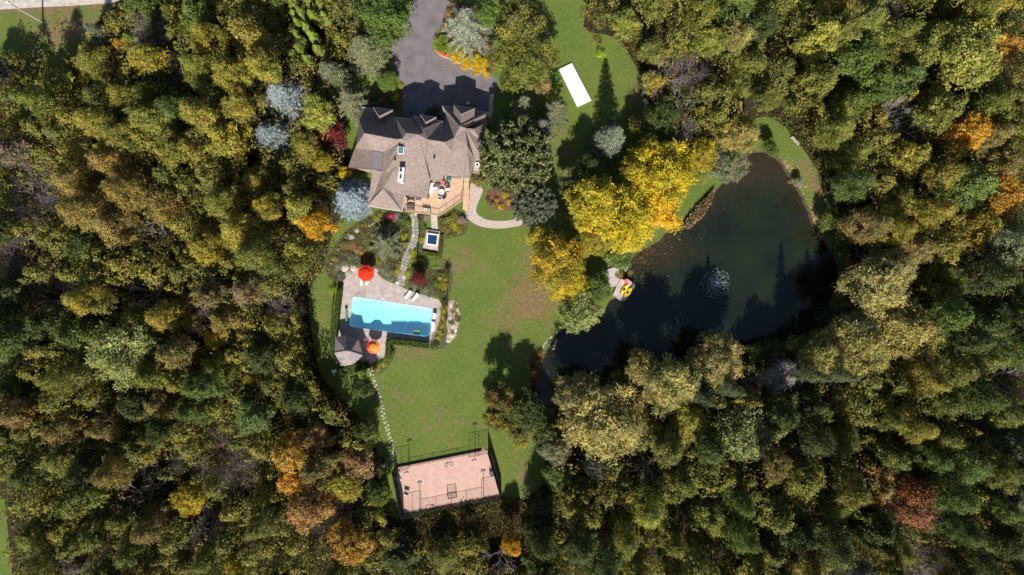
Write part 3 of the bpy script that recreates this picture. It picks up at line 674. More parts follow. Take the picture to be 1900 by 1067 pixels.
# house deck furniture
armchair('patio_chair', 'white cushioned patio chair on the deck nearest the house corner', 'chair', 808, 352, DZ, R(80), 'deck chairs', 'fabric', 'white')
armchair('patio_chair', 'white cushioned patio chair on the deck right of the round table', 'chair', 831, 353, DZ, R(-80), 'deck chairs', 'fabric', 'dark')
armchair('patio_chair', 'white cushioned patio chair at the bottom of the deck seating group', 'chair', 817, 368, DZ, R(170), 'deck chairs', 'fabric', 'white')
armchair('patio_chair', 'dark framed patio chair at the top right of the deck seating group', 'chair', 829, 345, DZ, R(-40), 'deck chairs', 'greyfab', 'dark')
armchair('patio_chair', 'grey patio chair at the lower right of the deck seating group', 'chair', 824, 366, DZ, R(-150), 'deck chairs', 'greyfab', 'dark')
armchair('patio_chair', 'dark red patio chair against the house wall on the deck', 'chair', 822, 341, DZ, R(0), 'deck chairs', 'pinkfab', 'wood')
t = thing('round_table', 'low round white table amid the chairs on the deck', 'table', (*P(820, 357, DZ)[:2], DZ))
part('table_top', MB().lathe((0, 0, .5), [(.5, 0), (.52, .04), (.5, .06)], 20), M['white'], t); part('leg', MB().lathe((0, 0, 0), [(.25, 0), (.06, .05), (.06, .5)]), M['dark'], t)
t = thing('covered_grill', 'dark grey covered fire bowl with five-sided cover on the deck', 'fire bowl', (*P(812.5, 344.5, DZ)[:2], DZ), .3)
part('cover', MB().lathe((0, 0, 0), [(.55, 0), (.6, .5), (.42, .62), (.08, .7)], 5), M['greyfab'], t); part('knob', MB().lathe((0, 0, .7), [(.07, 0), (.05, .08)], 6), M['dark'], t)
t = thing('oval_grill', 'dark teal oval lidded grill near the house end of the deck', 'grill', (*P(833, 332.5, DZ)[:2], DZ))
mb = MB(); mb.lathe((0, 0, .5), [(.3, 0), (.45, .2), (.42, .4), (.2, .6), (.05, .64)], 16); mb.v = [(x, y * 1.45, z) for x, y, z in mb.v]; part('lid', mb, M['teal'], t)
part('stand', MB().box((0, 0, .25), (.5, .8, .5)), M['dark'], t); part('handle', MB().tube((-.2, -.3, .98), (.2, -.3, .98), .03), M['white'], t)
t = thing('wicker_daybed', 'brown domed wicker daybed at the lower left end of the deck', 'daybed', (*P(762.5, 382, DZ)[:2], DZ), R(-3))
mb = MB(); seg = 10
for i in range(seg):
    a0, a1 = math.pi * i / seg, math.pi * (i + 1) / seg
    mb.add([(.72 * math.cos(a), .75 * math.sin(a) * k, z) for a, k, z in ((a0, 1, .3), (a1, 1, .3), (a1, .55, 1.25), (a0, .55, 1.25))], [(0, 1, 2, 3)])
    mb.add([(.72 * math.cos(a0), .75 * math.sin(a0) * .55, 1.25), (.72 * math.cos(a1), .75 * math.sin(a1) * .55, 1.25), (0, .1, 1.4)], [(0, 1, 2)])
part('canopy', mb, M['wicker'], t); part('base', MB().box((0, -.25, .18), (1.42, 1.0, .36)), M['wicker'], t); part('cushion', MB().box((0, -.32, .4), (1.25, .75, .12)), M['greyfab'], t)
t = thing('wall_bench', 'long white bench along the house wall on the deck', 'bench', (*P(801.5, 350, DZ)[:2], DZ), R(-8))
part('seat', MB().box((0, 0, .42), (.5, 2.0, .1)), M['white'], t); part('backrest', MB().box((-.25, 0, .7), (.08, 2.0, .5)), M['white'], t)
for y in (-.9, .9): part('leg', MB().box((0, y, .19), (.45, .08, .36)), M['white'], t)
t = thing('doormat', 'grey doormat at the house door on the deck', 'doormat', (*P(776.5, 368.5, DZ)[:2], DZ + .002), R(-7)); part('mat', MB().box((0, 0, .015), (.9, .5, .03)), M['greyfab'], t); part('edging', MB().box((0, 0, .01), (1.0, .6, .015)), M['dark'], t)
t = thing('flower_box', 'dark planter with white flowers on the lower deck railing', 'planter', (*P(791.5, 389.5, DZ)[:2], DZ), R(-6))
part('box', MB().box((0, 0, .25), (1.5, .45, .5)), M['dark'], t)
rr = random.Random(8); mb = MB()
for i in range(60): x, y = rr.uniform(-.7, .7), rr.uniform(-.25, .25); mb.lathe((x, y, .5 + rr.uniform(0, .2)), [(.02, 0), (.07, .04), (.03, .06)], 5)
part('flowers', mb, M['white'], t)
t = thing('porch_table', 'round white table with dark centre on the side porch', 'table', (*P(886, 307, 1.2)[:2], 1.2)); part('table_top', MB().lathe((0, 0, .7), [(.45, 0), (.45, .05)], 16), M['white'], t); part('centre', MB().lathe((0, 0, .75), [(.24, 0), (.2, .05)], 10), M['dark'], t); part('leg', MB().tube((0, 0, 0), (0, 0, .7), .05), M['white'], t)
# driveway odds: person-high things in shade -> garden lights
for a, b, l in ((752, 181, 'pale lantern post at the left end of the round paving'), (800, 198, 'pale lantern post right of the round paving')):
    t = thing('lantern_post', l, 'lamp', (*P(a, b)[:2], .03)); part('post', MB().box((0, 0, .35), (.12, .12, .7)), M['trim'], t); part('lamp_head', MB().lathe((0, 0, .7), [(.13, 0), (.15, .2), (.03, .32)], 6), M['trim'], t)
t = thing('plant_stand', 'small white and blue hose reel on the dark driveway by the garage', 'hose reel', (*P(869, 193)[:2], .04), .6)
part('frame', MB().box((0, 0, .3), (.5, .3, .5)), M['trim'], t); part('drum', MB().tube((-.3, 0, .45), (.3, 0, .45), .2, n=10), M['liner'], t)
t = thing('blue_bench', 'small blue bench by the front door in the house shade', 'bench', (*P(762, 206, .4)[:2], .06), .2); part('seat', MB().box((0, 0, .42), (1.1, .4, .08)), M['bluefab'], t); part('leg', MB().box((-.45, 0, .2), (.08, .4, .38)), M['bluefab'], t); part('leg', MB().box((.45, 0, .2), (.08, .4, .38)), M['bluefab'], t)
# orange pumpkins on the kerb
for a, b, l in ((813, 97, 'orange pumpkin nearest the bright green shrubs'), (819, 100.5, 'orange pumpkin, middle of three on the kerb'), (827.5, 104, 'orange pumpkin nearest the yellow shrubs')):
    t = thing('pumpkin', l, 'pumpkin', (*P(a, b)[:2], .03), 0, 'pumpkins on the kerb'); part('fruit', MB().lathe((0, 0, 0), [(.15, 0), (.33, .12), (.34, .28), (.15, .4)], 12), M['orangefab'], t); part('stem', MB().tube((0, 0, .4), (.03, 0, .5), .03), M['wood'], t)

# white flat cover on the lawn
q = [P(a, b, .35) for a, b in [(1037, 128.5), (1061, 117), (1097.5, 186.5), (1071.5, 198.5)]]; qc = sum(q, Vector()) / 4
t = thing('white_flat_cover', 'long flat white rectangular cover on the lawn beside the dark conifers', 'cover', (qc.x, qc.y, 0))
part('sheet', MB().prism([v[:2] for v in q], .3, .36), M['whitesheet'], t, True)
mb = MB(); part('frame', mb.prism([(v + (qc - v) * .02)[:2] for v in q], 0.0, .29), M['white'], t, True)
for i in range(5):
    a_ = q[0].lerp(q[3], (i + .5) / 5); b_ = q[1].lerp(q[2], (i + .5) / 5)
    part('seam', MB().tube(a_ + Vector((0, 0, .012)), b_ + Vector((0, 0, .012)), .012, n=4), M['whitesheet'], t, True)

# ---------------------------------------------------------------- fences
def iron_fence(label, pts, ht=1.3, sp=1.8, name='iron_fence', pales=.14):
    t = thing(name, label, 'fence', (*P(*pts[0])[:2], 0)); W = [P(*p) for p in pts]
    for a, b in zip(W, W[1:]):
        n = max(1, round((b - a).length / sp)); U = Vector((0, 0, 1))
        for z in (.15, ht - .08): part('rail', MB().tube(a + U * z, b + U * z, .025, n=4), M['iron'], t, True)
        for i in range(n + 1): q = a.lerp(b, i / n); part('post', MB().tube(q, q + U * ht, .04, n=4), M['iron'], t, True)
        m = int((b - a).length / pales); mb = MB()
        for i in range(m): q = a.lerp(b, (i + .5) / m); mb.tube(q + U * .1, q + U * (ht - .03), .009, n=3, cap=False)
        part('pales', mb, M['iron'], t, True, kind='stuff')
    return t
iron_fence('black iron fence on the grass left of the pool hedge', [(623,538),(619,565),(616,610),(613,650),(615,668)])
iron_fence('black iron fence between the flagstone path and the hot tub', [(779,425),(777,455),(774,487)])
iron_fence('black iron fence from the red maple towards the lawn', [(798,497),(810,494),(830,499)])
iron_fence('black iron fence right of the pool planting', [(833,504),(831,540),(830,575),(827,600)])
iron_fence('low brown fence on the grass below the cabana hedge', [(628,696),(650,692),(682,686)], .8)
iron_fence('short black gate by the hedge corner right of the cabana', [(727,636),(729,652)])

# ---------------------------------------------------------------- court
C4 = [P(732, 868), P(906, 834), P(930, 917), P(749, 953)]
cm = sum(C4, Vector()) / 4
pad = [P(732,868),P(897,833),P(906,836),P(913,845),P(930,914),P(925,921),P(752,956),P(748,952)]
mb = MB(); mb.prism([p[:2] for p in pad], 0, .06); struct(part('court_surface', mb, M['court']))
def cpt(u, v, z=0):                         # u along the court, v from the upper edge down
    a = C4[0].lerp(C4[1], u); b = C4[3].lerp(C4[2], u); p = a.lerp(b, v); return Vector((p.x, p.y, z))
t = thing('court_fence', 'tall black fence with dark screens around the pink court', 'fence', (cm.x, cm.y, 0))
def run(a, b, ht, n, mesh=True, scr=False, zt=None):
    U = Vector((0, 0, 1))
    for z in (.08, ht): part('rail', MB().tube(a + U * z, b + U * z, .03, n=5), M['iron'], t, True)
    for i in range(n + 1): q = a.lerp(b, i / n); part('post', MB().tube(q, q + U * ht, .038, n=5), M['iron'], t, True)
    if scr:
        for i in range(n):
            q0, q1 = a.lerp(b, i / n), a.lerp(b, (i + 1) / n); o_ = (q1 - q0).normalized() * .06
            part('screen_panel', MB().add([q0 + o_ + U * .1, q1 - o_ + U * .1, q1 - o_ + U * (ht - .05), q0 + o_ + U * (ht - .05)], [(0, 1, 2, 3)]), M['screen'], t, True)
    elif mesh:
        mb = MB(); d = (b - a); L_ = d.length; d.normalize(); k = 0; s_ = .3
        x = -ht
        while x < L_:
            for sg in (1, -1):
                x0, z0, x1, z1 = (x, 0, x + ht, ht) if sg > 0 else (x + ht, 0, x, ht)
                u0, u1 = 0, 1
                if x1 != x0:
                    ua, ub = (0 - x0) / (x1 - x0), (L_ - x0) / (x1 - x0); lo, hi = min(ua, ub), max(ua, ub); u0, u1 = max(0, lo), min(1, hi)
                if u0 < u1: mb.tube(a + d * (x0 + (x1 - x0) * u0) + U * (z0 + (z1 - z0) * u0), a + d * (x0 + (x1 - x0) * u1) + U * (z0 + (z1 - z0) * u1), .008, n=3, cap=False)
            x += s_
        part('wire_mesh', mb, M['iron'], t, True, kind='stuff')
run(cpt(0, 0), cpt(0, 1), 3.0, 5, scr=True); run(cpt(1, 0), cpt(1, 1), 3.0, 5, scr=True)
run(cpt(0, 0), cpt(.15, 0), 3.0, 2); run(cpt(.15, 0), cpt(.8, 0), 1.1, 5); run(cpt(.8, 0), cpt(1, 0), 3.0, 2)
run(cpt(0, 1.0), cpt(.18, 1.0), 3.0, 2); run(cpt(.18, 1.0), cpt(.8, 1.0), 1.7, 4); run(cpt(.8, 1.0), cpt(1, 1.0), 3.0, 1)
# dark kick board along the upper edge
a, b = cpt(0, -.012), cpt(.93, -.012); d = b - a
part('kick_board', MB().box(((a.x + b.x) / 2, (a.y + b.y) / 2, .2), (d.length, .07, .4), math.atan2(d.y, d.x)), M['iron'], t, True)
for (u, v_, h_, l) in ((.17, .98, 4.2, 'thin dark light pole at the lower left of the pink court'), (.82, 1.0, 4.2, 'thin dark light pole at the lower right of the pink court'), (.16, .02, 3.9, 'thin dark light pole at the upper left of the pink court'), (.86, .02, 4.4, 'thin dark light pole at the upper right of the pink court')):
    q = cpt(u, v_); t2 = thing('light_pole', l, 'light pole', (q.x, q.y, .06), R(11), 'court light poles')
    part('pole', MB().tube((0, 0, 0), (0, 0, h_), .06, .045), M['dark'], t2); part('crossarm', MB().box((0, 0, h_), (.6, .08, .08)), M['dark'], t2)
    for x in (-.28, .28): part('lamp_head', MB().box((x, -.1, h_ - .06), (.22, .28, .12)), M['dark'], t2)
armchair('court_chair', 'dark chair with pale cushion at the left edge of the pink court', 'chair', 755.5, 912, .06, R(-200), 'court chairs', 'fabric', 'dark', 1.15)
armchair('court_chair', 'dark chair with grey cushion at the right edge of the pink court', 'chair', 912, 878, .06, R(-60), 'court chairs', 'greyfab', 'dark', 1.15)
t = thing('bicycle', 'bicycle lying by the upper edge of the pink court', 'bicycle', (*P(833, 862)[:2], .08), .2)
for x in (-.5, .5):
    mb = MB(); q = [(x + .33 * math.cos(6.283 * i / 14), .33 * math.sin(6.283 * i / 14), .05) for i in range(14)]
    for a, b in zip(q, q[1:] + q[:1]): mb.tube(a, b, .025, n=4)
    wl = part('wheel', mb, M['dark'], t); mb = MB()
    for i in range(8): mb.tube((x, 0, .05), q[int(i * 14 / 8)], .006, n=3)
    part('spokes', mb, M['trim'], wl)
part('frame', MB().tube((-.5, 0, .06), (-.1, .25, .08), .02).tube((-.1, .25, .08), (.35, .3, .08), .02).tube((.35, .3, .08), (0, -.05, .08), .02).tube((0, -.05, .08), (-.5, 0, .06), .02).tube((.35, .35, .08), (.5, 0, .06), .02).tube((0, -.05, .08), (-.12, .35, .08), .02), M['trim'], t)
part('saddle', MB().box((-.13, .4, .1), (.25, .1, .06)), M['dark'], t); part('handlebar', MB().tube((.25, .5, .1), (.5, .42, .12), .02), M['dark'], t)
t = thing('hockey_goal', 'dark red framed hockey goal with net at the lower middle of the court', 'goal', (*P(839, 919)[:2], .06), R(11))
mb = MB()
for z in (.05, 1.2): mb.tube((-.8, .55, z), (.8, .55, z), .04).tube((-.8, -.5, .05), (.8, -.5, .05), .04)
for x in (-.8, .8): mb.tube((x, .55, 0), (x, .55, 1.2), .04).tube((x, .55, 1.2), (x, -.5, .05), .035).tube((x, .55, .05), (x, -.5, .05), .035)
part('frame', mb, M['wicker'], t); mb = MB()
for i in range(11): x = -.8 + 1.6 * i / 10; mb.tube((x, .55, 1.2), (x, -.5, .05), .01, n=3)
for i in range(8): u = i / 7; mb.tube((-.8, .55 - 1.05 * u, 1.2 - 1.15 * u), (.8, .55 - 1.05 * u, 1.2 - 1.15 * u), .01, n=3)
part('net', mb, M['wicker'], t)
rr = random.Random(3)
def rock(label, px, py, r, mat, seed, grp=None, h=.5):
    rr = random.Random(seed); p = P(px, py); t_ = MB(); n = 9
    pr = [(r * k * rr.uniform(.9, 1.1), z * h * r) for k, z in ((.9, 0), (1, .35), (.85, .8), (.4, 1.1))]
    t_.lathe((0, 0, 0), pr, n); t_.v = [(x * rr.uniform(.85, 1.15), y * rr.uniform(.85, 1.15), z) for x, y, z in t_.v]
    o = part('boulder', t_, M[mat]); o.location = (p.x, p.y, 0); tag(o, label, 'boulder', grp); return o
rock('pale boulder at the upper left corner of the pink court', 739, 889, .65, 'palestone', 3)
rock('grey boulder just above the other one at the court corner', 738, 876, .5, 'flag', 4)
rock('tan rock in the small shrub bed left of the stepping stones', 712, 862, .5, 'palestone', 6)
for i, (a, b, r) in enumerate(((640,497,.8),(646,507,.7),(628,520,.7),(655,497,.6),(698,500,.5),(706,508,.4),(737,524,.4),(652,440,.6),(641,470,.7),(662,428,.5),(726,518,.4),(634,527,.5))):
    rock(['pale','grey','tan'][i % 3] + ' rockery boulder %s' % ['left of the red umbrella','beside the lounger end of the red umbrella','at the upper left tip of the patio','touching the red umbrella shade','right of the red umbrella','on the bed edge right of the red umbrella','by the foot of the flagstone path','in the rockery above the pool','in the brown rockery left of the conifer','at the top of the rockery by the lawn','just left of the flagstone path foot','nearest the left end of the hedge'][i], a, b, r, ['palestone','flag','soil'][i % 3], 20 + i, 'rockery boulders')
for i, (a, b, r) in enumerate(((838,566,.5),(846,575,.6),(849,592,.6),(842,606,.55),(838,622,.6),(832,632,.4),(836,590,.4),(844,612,.5))):
    rock(['large','small'][r < .55] + ' pale rock in the gravel strip right of the pool, ' + ['topmost','second from the top','at its widest part','two thirds down','near its lower end','lowest of all','nearest the fence','just above the lower end'][i], a, b, r, 'palestone' if i != 2 else 'soil', 50 + i, 'gravel strip rocks', .3)

# ---------------------------------------------------------------- dock
t = thing('dock', 'weathered six-sided wooden dock on the left shore of the pond', 'dock', (*P(1160, 538)[:2], 0))
dq = [(1137,548),(1153,559),(1160,557.5),(1178,534),(1176.5,526.5),(1163,517.5),(1151,518.6),(1145,530)]
part('platform', MB().prism(px_poly(dq, .3), .12, .3), M['greydeck'], t, True)
dw = px_poly(dq, .3); c = Vector((sum(p[0] for p in dw) / 8, sum(p[1] for p in dw) / 8)); mb = MB()
for a, b in zip(dw, dw[1:] + dw[:1]): mb.tube((*a, .33), (*b, .33), .05, n=4)
part('edge_board', mb, M['palestone'], t, True)
for p in dw[::2]: part('pile', MB().tube((c.x + (p[0] - c.x) * .9, c.y + (p[1] - c.y) * .9, -1.5), (c.x + (p[0] - c.x) * .9, c.y + (p[1] - c.y) * .9, .1), .1), M['bark'], t, True)
part('walkway', MB().prism(px_poly([(1122,502),(1138,496),(1149,499),(1150,518),(1144.5,531),(1131,533),(1128,514)], .25), .1, .25), M['greydeck'], t, True)
part('gangway', MB().prism(px_poly([(1157,494),(1163,491),(1166,497),(1160,505)], .25), .1, .25), M['palestone'], t, True)
def kayak(name, label, px, py, z, rz, L_, W_, mat, grp=None):
    p = P(px, py, z); t = thing(name, label, 'kayak', (p.x, p.y, z), rz, grp); mb = MB(); n = 11
    for i in range(n):
        u = i / (n - 1) * 2 - 1; w_ = W_ / 2 * (1 - abs(u) ** 2.4) + .02; x = u * L_ / 2; k = .12 * abs(u) ** 2
        mb.v += [(x, -w_, .22 + k), (x, -w_ * .6, .02 + k), (x, w_ * .6, .02 + k), (x, w_, .22 + k), (x, w_ * .45, .31 + k), (x, -w_ * .45, .31 + k)]
    for i in range(n - 1):
        for j in range(6): mb.f.append((i * 6 + j, (i + 1) * 6 + j, (i + 1) * 6 + (j + 1) % 6, i * 6 + (j + 1) % 6))
    part('hull', mb, M[mat], t); part('seat', MB().box((-.1, 0, .33), (.55, W_ * .45, .05)), M['dark'], t); part('seat_back', MB().box((-.35, 0, .42), (.06, W_ * .4, .2)), M['dark'], t); return t
kayak('kayak', 'yellow kayak on the dock, left one of the pair', 1158.5, 536.5, .33, R(50), 2.5, .75, 'yellow_pl', 'kayaks on the dock')
kayak('kayak', 'yellow kayak on the dock, right one nearest the water', 1165, 542.5, .33, R(50), 2.4, .75, 'yellow_pl', 'kayaks on the dock')
kayak('kayak', 'dark teal canoe among the shaded trees right of the pond', 1592, 470, .2, R(-70), 2.6, .7, 'bluefab')
armchair('dock_chair', 'pink cushioned chair at the shore end of the dock', 'chair', 1160.5, 523, .3, R(10), None, 'pinkfab', 'trim', 1.2)
t = thing('dock_bench', 'small purple-grey bench on the water edge of the dock', 'bench', (*P(1174, 531, .3)[:2], .3), R(75)); part('seat', MB().box((0, 0, .4), (1.0, .35, .06)), M['greyfab'], t)
for x in (-.4, .4): part('leg', MB().box((x, 0, .19), (.06, .3, .38)), M['dark'], t)
t = thing('wooden_plank', 'short pale wooden raft plank floating near the lawn shore of the pond', 'plank', (*P(1030, 640)[:2], -.27), R(72)); part('board', MB().box((0, .12, .05), (2.0, .2, .1)), M['palestone'], t); part('board', MB().box((0, -.12, .05), (1.9, .2, .1)), M['palestone'], t)
# fountain
f0 = P(1328, 526); t = thing('fountain', 'small white fountain spraying in the middle of the pond', 'fountain', (f0.x, f0.y, -.25))
part('float', MB().lathe((0, 0, -.05), [(.3, 0), (.32, .1), (.1, .2)]), M['dark'], t)
rr = random.Random(7); mb = MB()
for i in range(60):
    a = rr.uniform(0, 6.28); r = rr.uniform(.15, .9) ; prev = Vector((0, 0, .1)); hh = rr.uniform(.6, 1.3)
    for k in range(1, 7): u = k / 6; q = Vector((math.cos(a) * r * u, math.sin(a) * r * u, .1 + hh * 4 * u * (1 - u) * .9)); mb.tube(prev, q, .012, n=3, cap=False); prev = q
part('jet', mb, M['spray'], t)
mb = MB()
for i in range(620):
    a = rr.uniform(0, 6.28); r = abs(rr.gauss(0, .7)) + .05 if i < 420 else rr.uniform(.9, 2.9); mb.add([(math.cos(a) * r + dx, math.sin(a) * r + dy, .02) for dx, dy in ((0, 0), (.07, .01), (.06, .07), (0, .06))], [(0, 1, 2, 3)])
part('foam', mb, M['spray'], t, kind='stuff')
# utility pole, top-left
p0 = P(80, 42); t = thing('utility_pole', 'leaning tall wooden utility pole at the top left field edge', 'utility pole', (p0.x, p0.y, 0))
part('pole', MB().tube((0, 0, 0), (0, 0, 10.5), .16, .11, 8), M['palebark'], t); part('crossarm', MB().box((0, 0, 9.7), (2.2, .1, .12)), M['palebark'], t)
part('transformer', MB().lathe((.25, 0, 8.3), [(.18, 0), (.2, .1), (.2, .7), (.1, .78)]), M['trim'], t)
# stuff at the wood edge
t = thing('garden_cart', 'small white and black cart at the wood edge right of the conifer', 'cart', (*P(1197, 190)[:2], 0), .5); part('tray', MB().box((0, 0, .5), (.7, 1.1, .3)), M['white'], t)
for x in (-.4, .4): part('wheel', MB().tube((x - .04, 0, .25), (x + .04, 0, .25), .25, n=12), M['dark'], t)
part('handle', MB().tube((0, -.6, .5), (0, -1.3, .9), .03), M['trim'], t)
def bench(label, px, py, rz, mat='palestone', L_=2.0):
    t = thing('garden_bench', label, 'bench', (*P(px, py)[:2], 0), rz)
    for y in (-.15, .15): part('seat_slat', MB().box((0, y, .43), (L_, .22, .05)), M[mat], t)
    for x in (-L_ * .4, L_ * .4): part('leg', MB().box((x, 0, .2), (.1, .45, .4)), M[mat], t)
bench('pale low bench on the pond-side grass near the wood', 1474, 262, R(-45)); bench('pale bench at the right end of the pond-side grass', 1533, 378, R(-60)); 
t = thing('sawn_log', 'long pale fallen log leaning at the wood edge right of the lawn', 'log', (*P(1190, 178)[:2], 0)); part('trunk', MB().tube((0, 0, .2), (2.6, 4.0, 3.5), .28, .14, 8), M['palebark'], t)
t = thing('pool_equipment', 'small pale blue pool pump box left below the cabana', 'pump', (*P(621, 688)[:2], 0)); part('box', MB().box((0, 0, .3), (.8, .5, .6), .2), M['liner'], t); part('pipe', MB().tube((-.2, -.9, .1), (0, -.2, .4), .08), M['white'], t)
t = thing('pink_float', 'small magenta inflatable in the shade right of the pond', 'float', (*P(1576, 489)[:2], .15)); mb = MB()
q = [(.5 * math.cos(6.283 * i / 14), .5 * math.sin(6.283 * i / 14), .0) for i in range(14)]
for a, b in zip(q, q[1:] + q[:1]): mb.tube(a, b, .15, n=6)
part('ring', mb, M['pinkfab'], t)
# ---------------------------------------------------------------- vegetation
def leafmesh(name, C, N, size, rs, aspect=1.0, clump=None, align=None, mat=None, jit=.55, rnd=None):
    """C centres, N normals: one small quad per leaf spray, all in one mesh"""
    n = len(C); N = N + rs.normal(0, jit, (n, 3)); N /= np.linalg.norm(N, axis=1)[:, None] + 1e-9
    T = rs.normal(0, 1, (n, 3)) if align is None else align + rs.normal(0, .25, (n, 3))
    T -= N * (T * N).sum(1)[:, None]; T /= np.linalg.norm(T, axis=1)[:, None] + 1e-9; B = np.cross(N, T)
    s = size * rs.uniform(.6, 1.35, n)[:, None]
    V = np.stack([C - T * s, C + B * s / aspect * .75 + N * s * .12, C + T * s, C - B * s / aspect * .75 + N * s * .12], 1).reshape(-1, 3)
    me = bpy.data.meshes.new(name); me.vertices.add(4 * n); me.vertices.foreach_set('co', V.ravel().astype('f'))
    me.loops.add(4 * n); me.loops.foreach_set('vertex_index', np.arange(4 * n, dtype='i'))
    me.polygons.add(n); me.polygons.foreach_set('loop_start', np.arange(0, 4 * n, 4, dtype='i')); me.polygons.foreach_set('loop_total', np.full(n, 4, 'i'))
    me.update(calc_edges=True)
    a = me.attributes.new('rnd', 'FLOAT', 'FACE'); a.data.foreach_set('value', (rs.uniform(0, 1, n) if rnd is None else rnd).astype('f'))
    a = me.attributes.new('clump', 'FLOAT', 'FACE'); a.data.foreach_set('value', (clump if clump is not None else rs.uniform(0, 1, n)).astype('f'))
    me.materials.append(mat or M['leaf']); return me
def sph(rs, n):
    v = rs.normal(0, 1, (n, 3)); return v / np.linalg.norm(v, axis=1)[:, None]
def broad(name, seed, Rr=4.0, flat=.8, nc=22, n=9000, leaf=.22, aspect=1.3, cr=(.24, .42), out=False, base=0.0):
    """crown of many leaf clumps round a dome; origin at crown base centre"""
    rs = np.random.RandomState(seed)
    d = sph(rs, nc * 3); d = d[d[:, 2] > -.15][:nc]; k = len(d)
    rad = rs.uniform(cr[0], cr[1], k) * Rr; dist = rs.uniform(.45, 1.0, k) * (Rr - rad * .8)
    ctr = d * dist[:, None]; ctr[:, 2] = ctr[:, 2] * flat * 1.5 + Rr * flat * .75
    K = 9; m = n // K; w_ = rad ** 2; idx = rs.choice(k, m, p=w_ / w_.sum()); dr = sph(rs, m); dr[:, 2] = np.where(dr[:, 2] < -.3, -dr[:, 2], dr[:, 2])
    C = ctr[idx] + dr * (rad[idx] * rs.uniform(.45, 1.3, m) ** .75)[:, None]
    keep = np.ones(m, bool)
    for j in range(k): keep &= ~((np.linalg.norm(C - ctr[j], axis=1) < rad[j] * .5))
    cl = rs.uniform(0, 1, k)[idx]
    return sprays(name, C[keep], dr[keep], cl[keep], K, leaf, rs, aspect, out)
def sprays(name, C, D, cl, K, leaf, rs, aspect, out=False, spread=.17):
    """each spray: K small leaves round one twig end, sharing a tone and roughly a facing"""
    m = len(C); C = C + rs.normal(0, .06, (m, 3)); F = D * .7 + rs.normal(0, .45, (m, 3)) + np.array((0, 0, .45))
    r1 = np.repeat(rs.uniform(0, 1, m), K); L = rs.normal(0, 1, (m * K, 3)) * spread; Dk = np.repeat(D, K, 0)
    L += Dk * (rs.uniform(-.5, 1.2, m * K) * spread * (1.6 if out else .9))[:, None]
    return leafmesh(name, np.repeat(C, K, 0) + L, np.repeat(F, K, 0), leaf, rs, aspect, np.repeat(cl, K), Dk if out else None, None, .3, np.clip(r1 * .75 + rs.uniform(0, .25, m * K), 0, 1))
def tall(name, seed, Rr=3.0, Hc=10.0, nc=60, n=13000, leaf=.15, aspect=1.5, top=.75, cr=(.2, .34)):
    """tall crown that narrows to an uneven top; origin at crown base"""
    rs = np.random.RandomState(seed); u = rs.uniform(0.02, 1, nc) ** .85; a = rs.uniform(0, 6.283, nc)
    env = Rr * np.clip(1 - u ** 2.2, .05, 1) ** top * np.clip(.45 + 1.6 * u, 0, 1) * (1 + .22 * np.sin(2 * a + seed) + .12 * np.sin(5 * a + 7 * u))
    q = rs.uniform(.35, .92, nc) ** .6 * env; ctr = np.stack([q * np.cos(a), q * np.sin(a), u * Hc * rs.uniform(.9, 1.0, nc)], 1)
    K = 9; m = n // K; rad = rs.uniform(cr[0], cr[1], nc) * Rr * (1.05 - .35 * u); idx = rs.choice(nc, m, p=rad ** 2 / (rad ** 2).sum()); dr = sph(rs, m); dr[:, 2] = np.where(dr[:, 2] < -.4, -dr[:, 2], dr[:, 2])
    C = ctr[idx] + dr * (rad[idx] * rs.uniform(.4, 1.4, m) ** .75)[:, None] * np.array((1, 1, 1.25))
    keep = np.ones(m, bool)
    for j in range(nc): keep &= ~(np.linalg.norm(C - ctr[j], axis=1) < rad[j] * .45)
    return sprays(name, C[keep], dr[keep], rs.uniform(0, 1, nc)[idx][keep], K, leaf, rs, aspect)
def conifer(name, seed, Hh=10.0, Rr=3.0, tiers=20, per=12, droop=.25, up=0, needle=.2, asp=3.5, twig=.3, fill=1.0):
    rs = np.random.RandomState(seed); C = []; A = []; N = []; cl = []
    for t_ in range(tiers):
        u = t_ / (tiers - 1); z = .6 + (Hh - .8) * u; L = Rr * (1 - u) ** .85 + .18; m = max(4, int(per * (.45 + .55 * (1 - u))))
        for b in range(m):
            a = 6.283 * (b + rs.uniform(-.3, .3)) / m + t_ * 2.4; Lb = L * rs.uniform(.78, 1.12); zz = z + rs.uniform(-.15, .15); q = rs.uniform()
            dx, dy = math.cos(a), math.sin(a); steps = max(3, int(Lb / .17 * fill))
            for s in range(steps):
                v_ = (s + .5) / steps
                if v_ < .12 and L > .8: continue
                px_, py_ = dx * Lb * v_, dy * Lb * v_; pz = zz - droop * Lb * v_ + up * Lb * v_ * v_
                wd = twig * Lb * (1 - v_) * .8 + .12
                for sd in (-1, 1, 0):
                    o_ = wd * sd * rs.uniform(.3, 1)
                    C.append((px_ - dy * o_ + dx * abs(o_) * .5, py_ + dx * o_ + dy * abs(o_) * .5, pz + rs.uniform(-.06, .08) - abs(o_) * .15)); A.append((dx - dy * sd * .9, dy + dx * sd * .9, -droop * .5)); N.append((0, 0, 1)); cl.append(q)
    C, A, N, cl = map(np.array, (C, A, N, cl))
    return leafmesh(name, C, N.astype(float), needle, rs, asp, cl, A, M['needle'], .3)
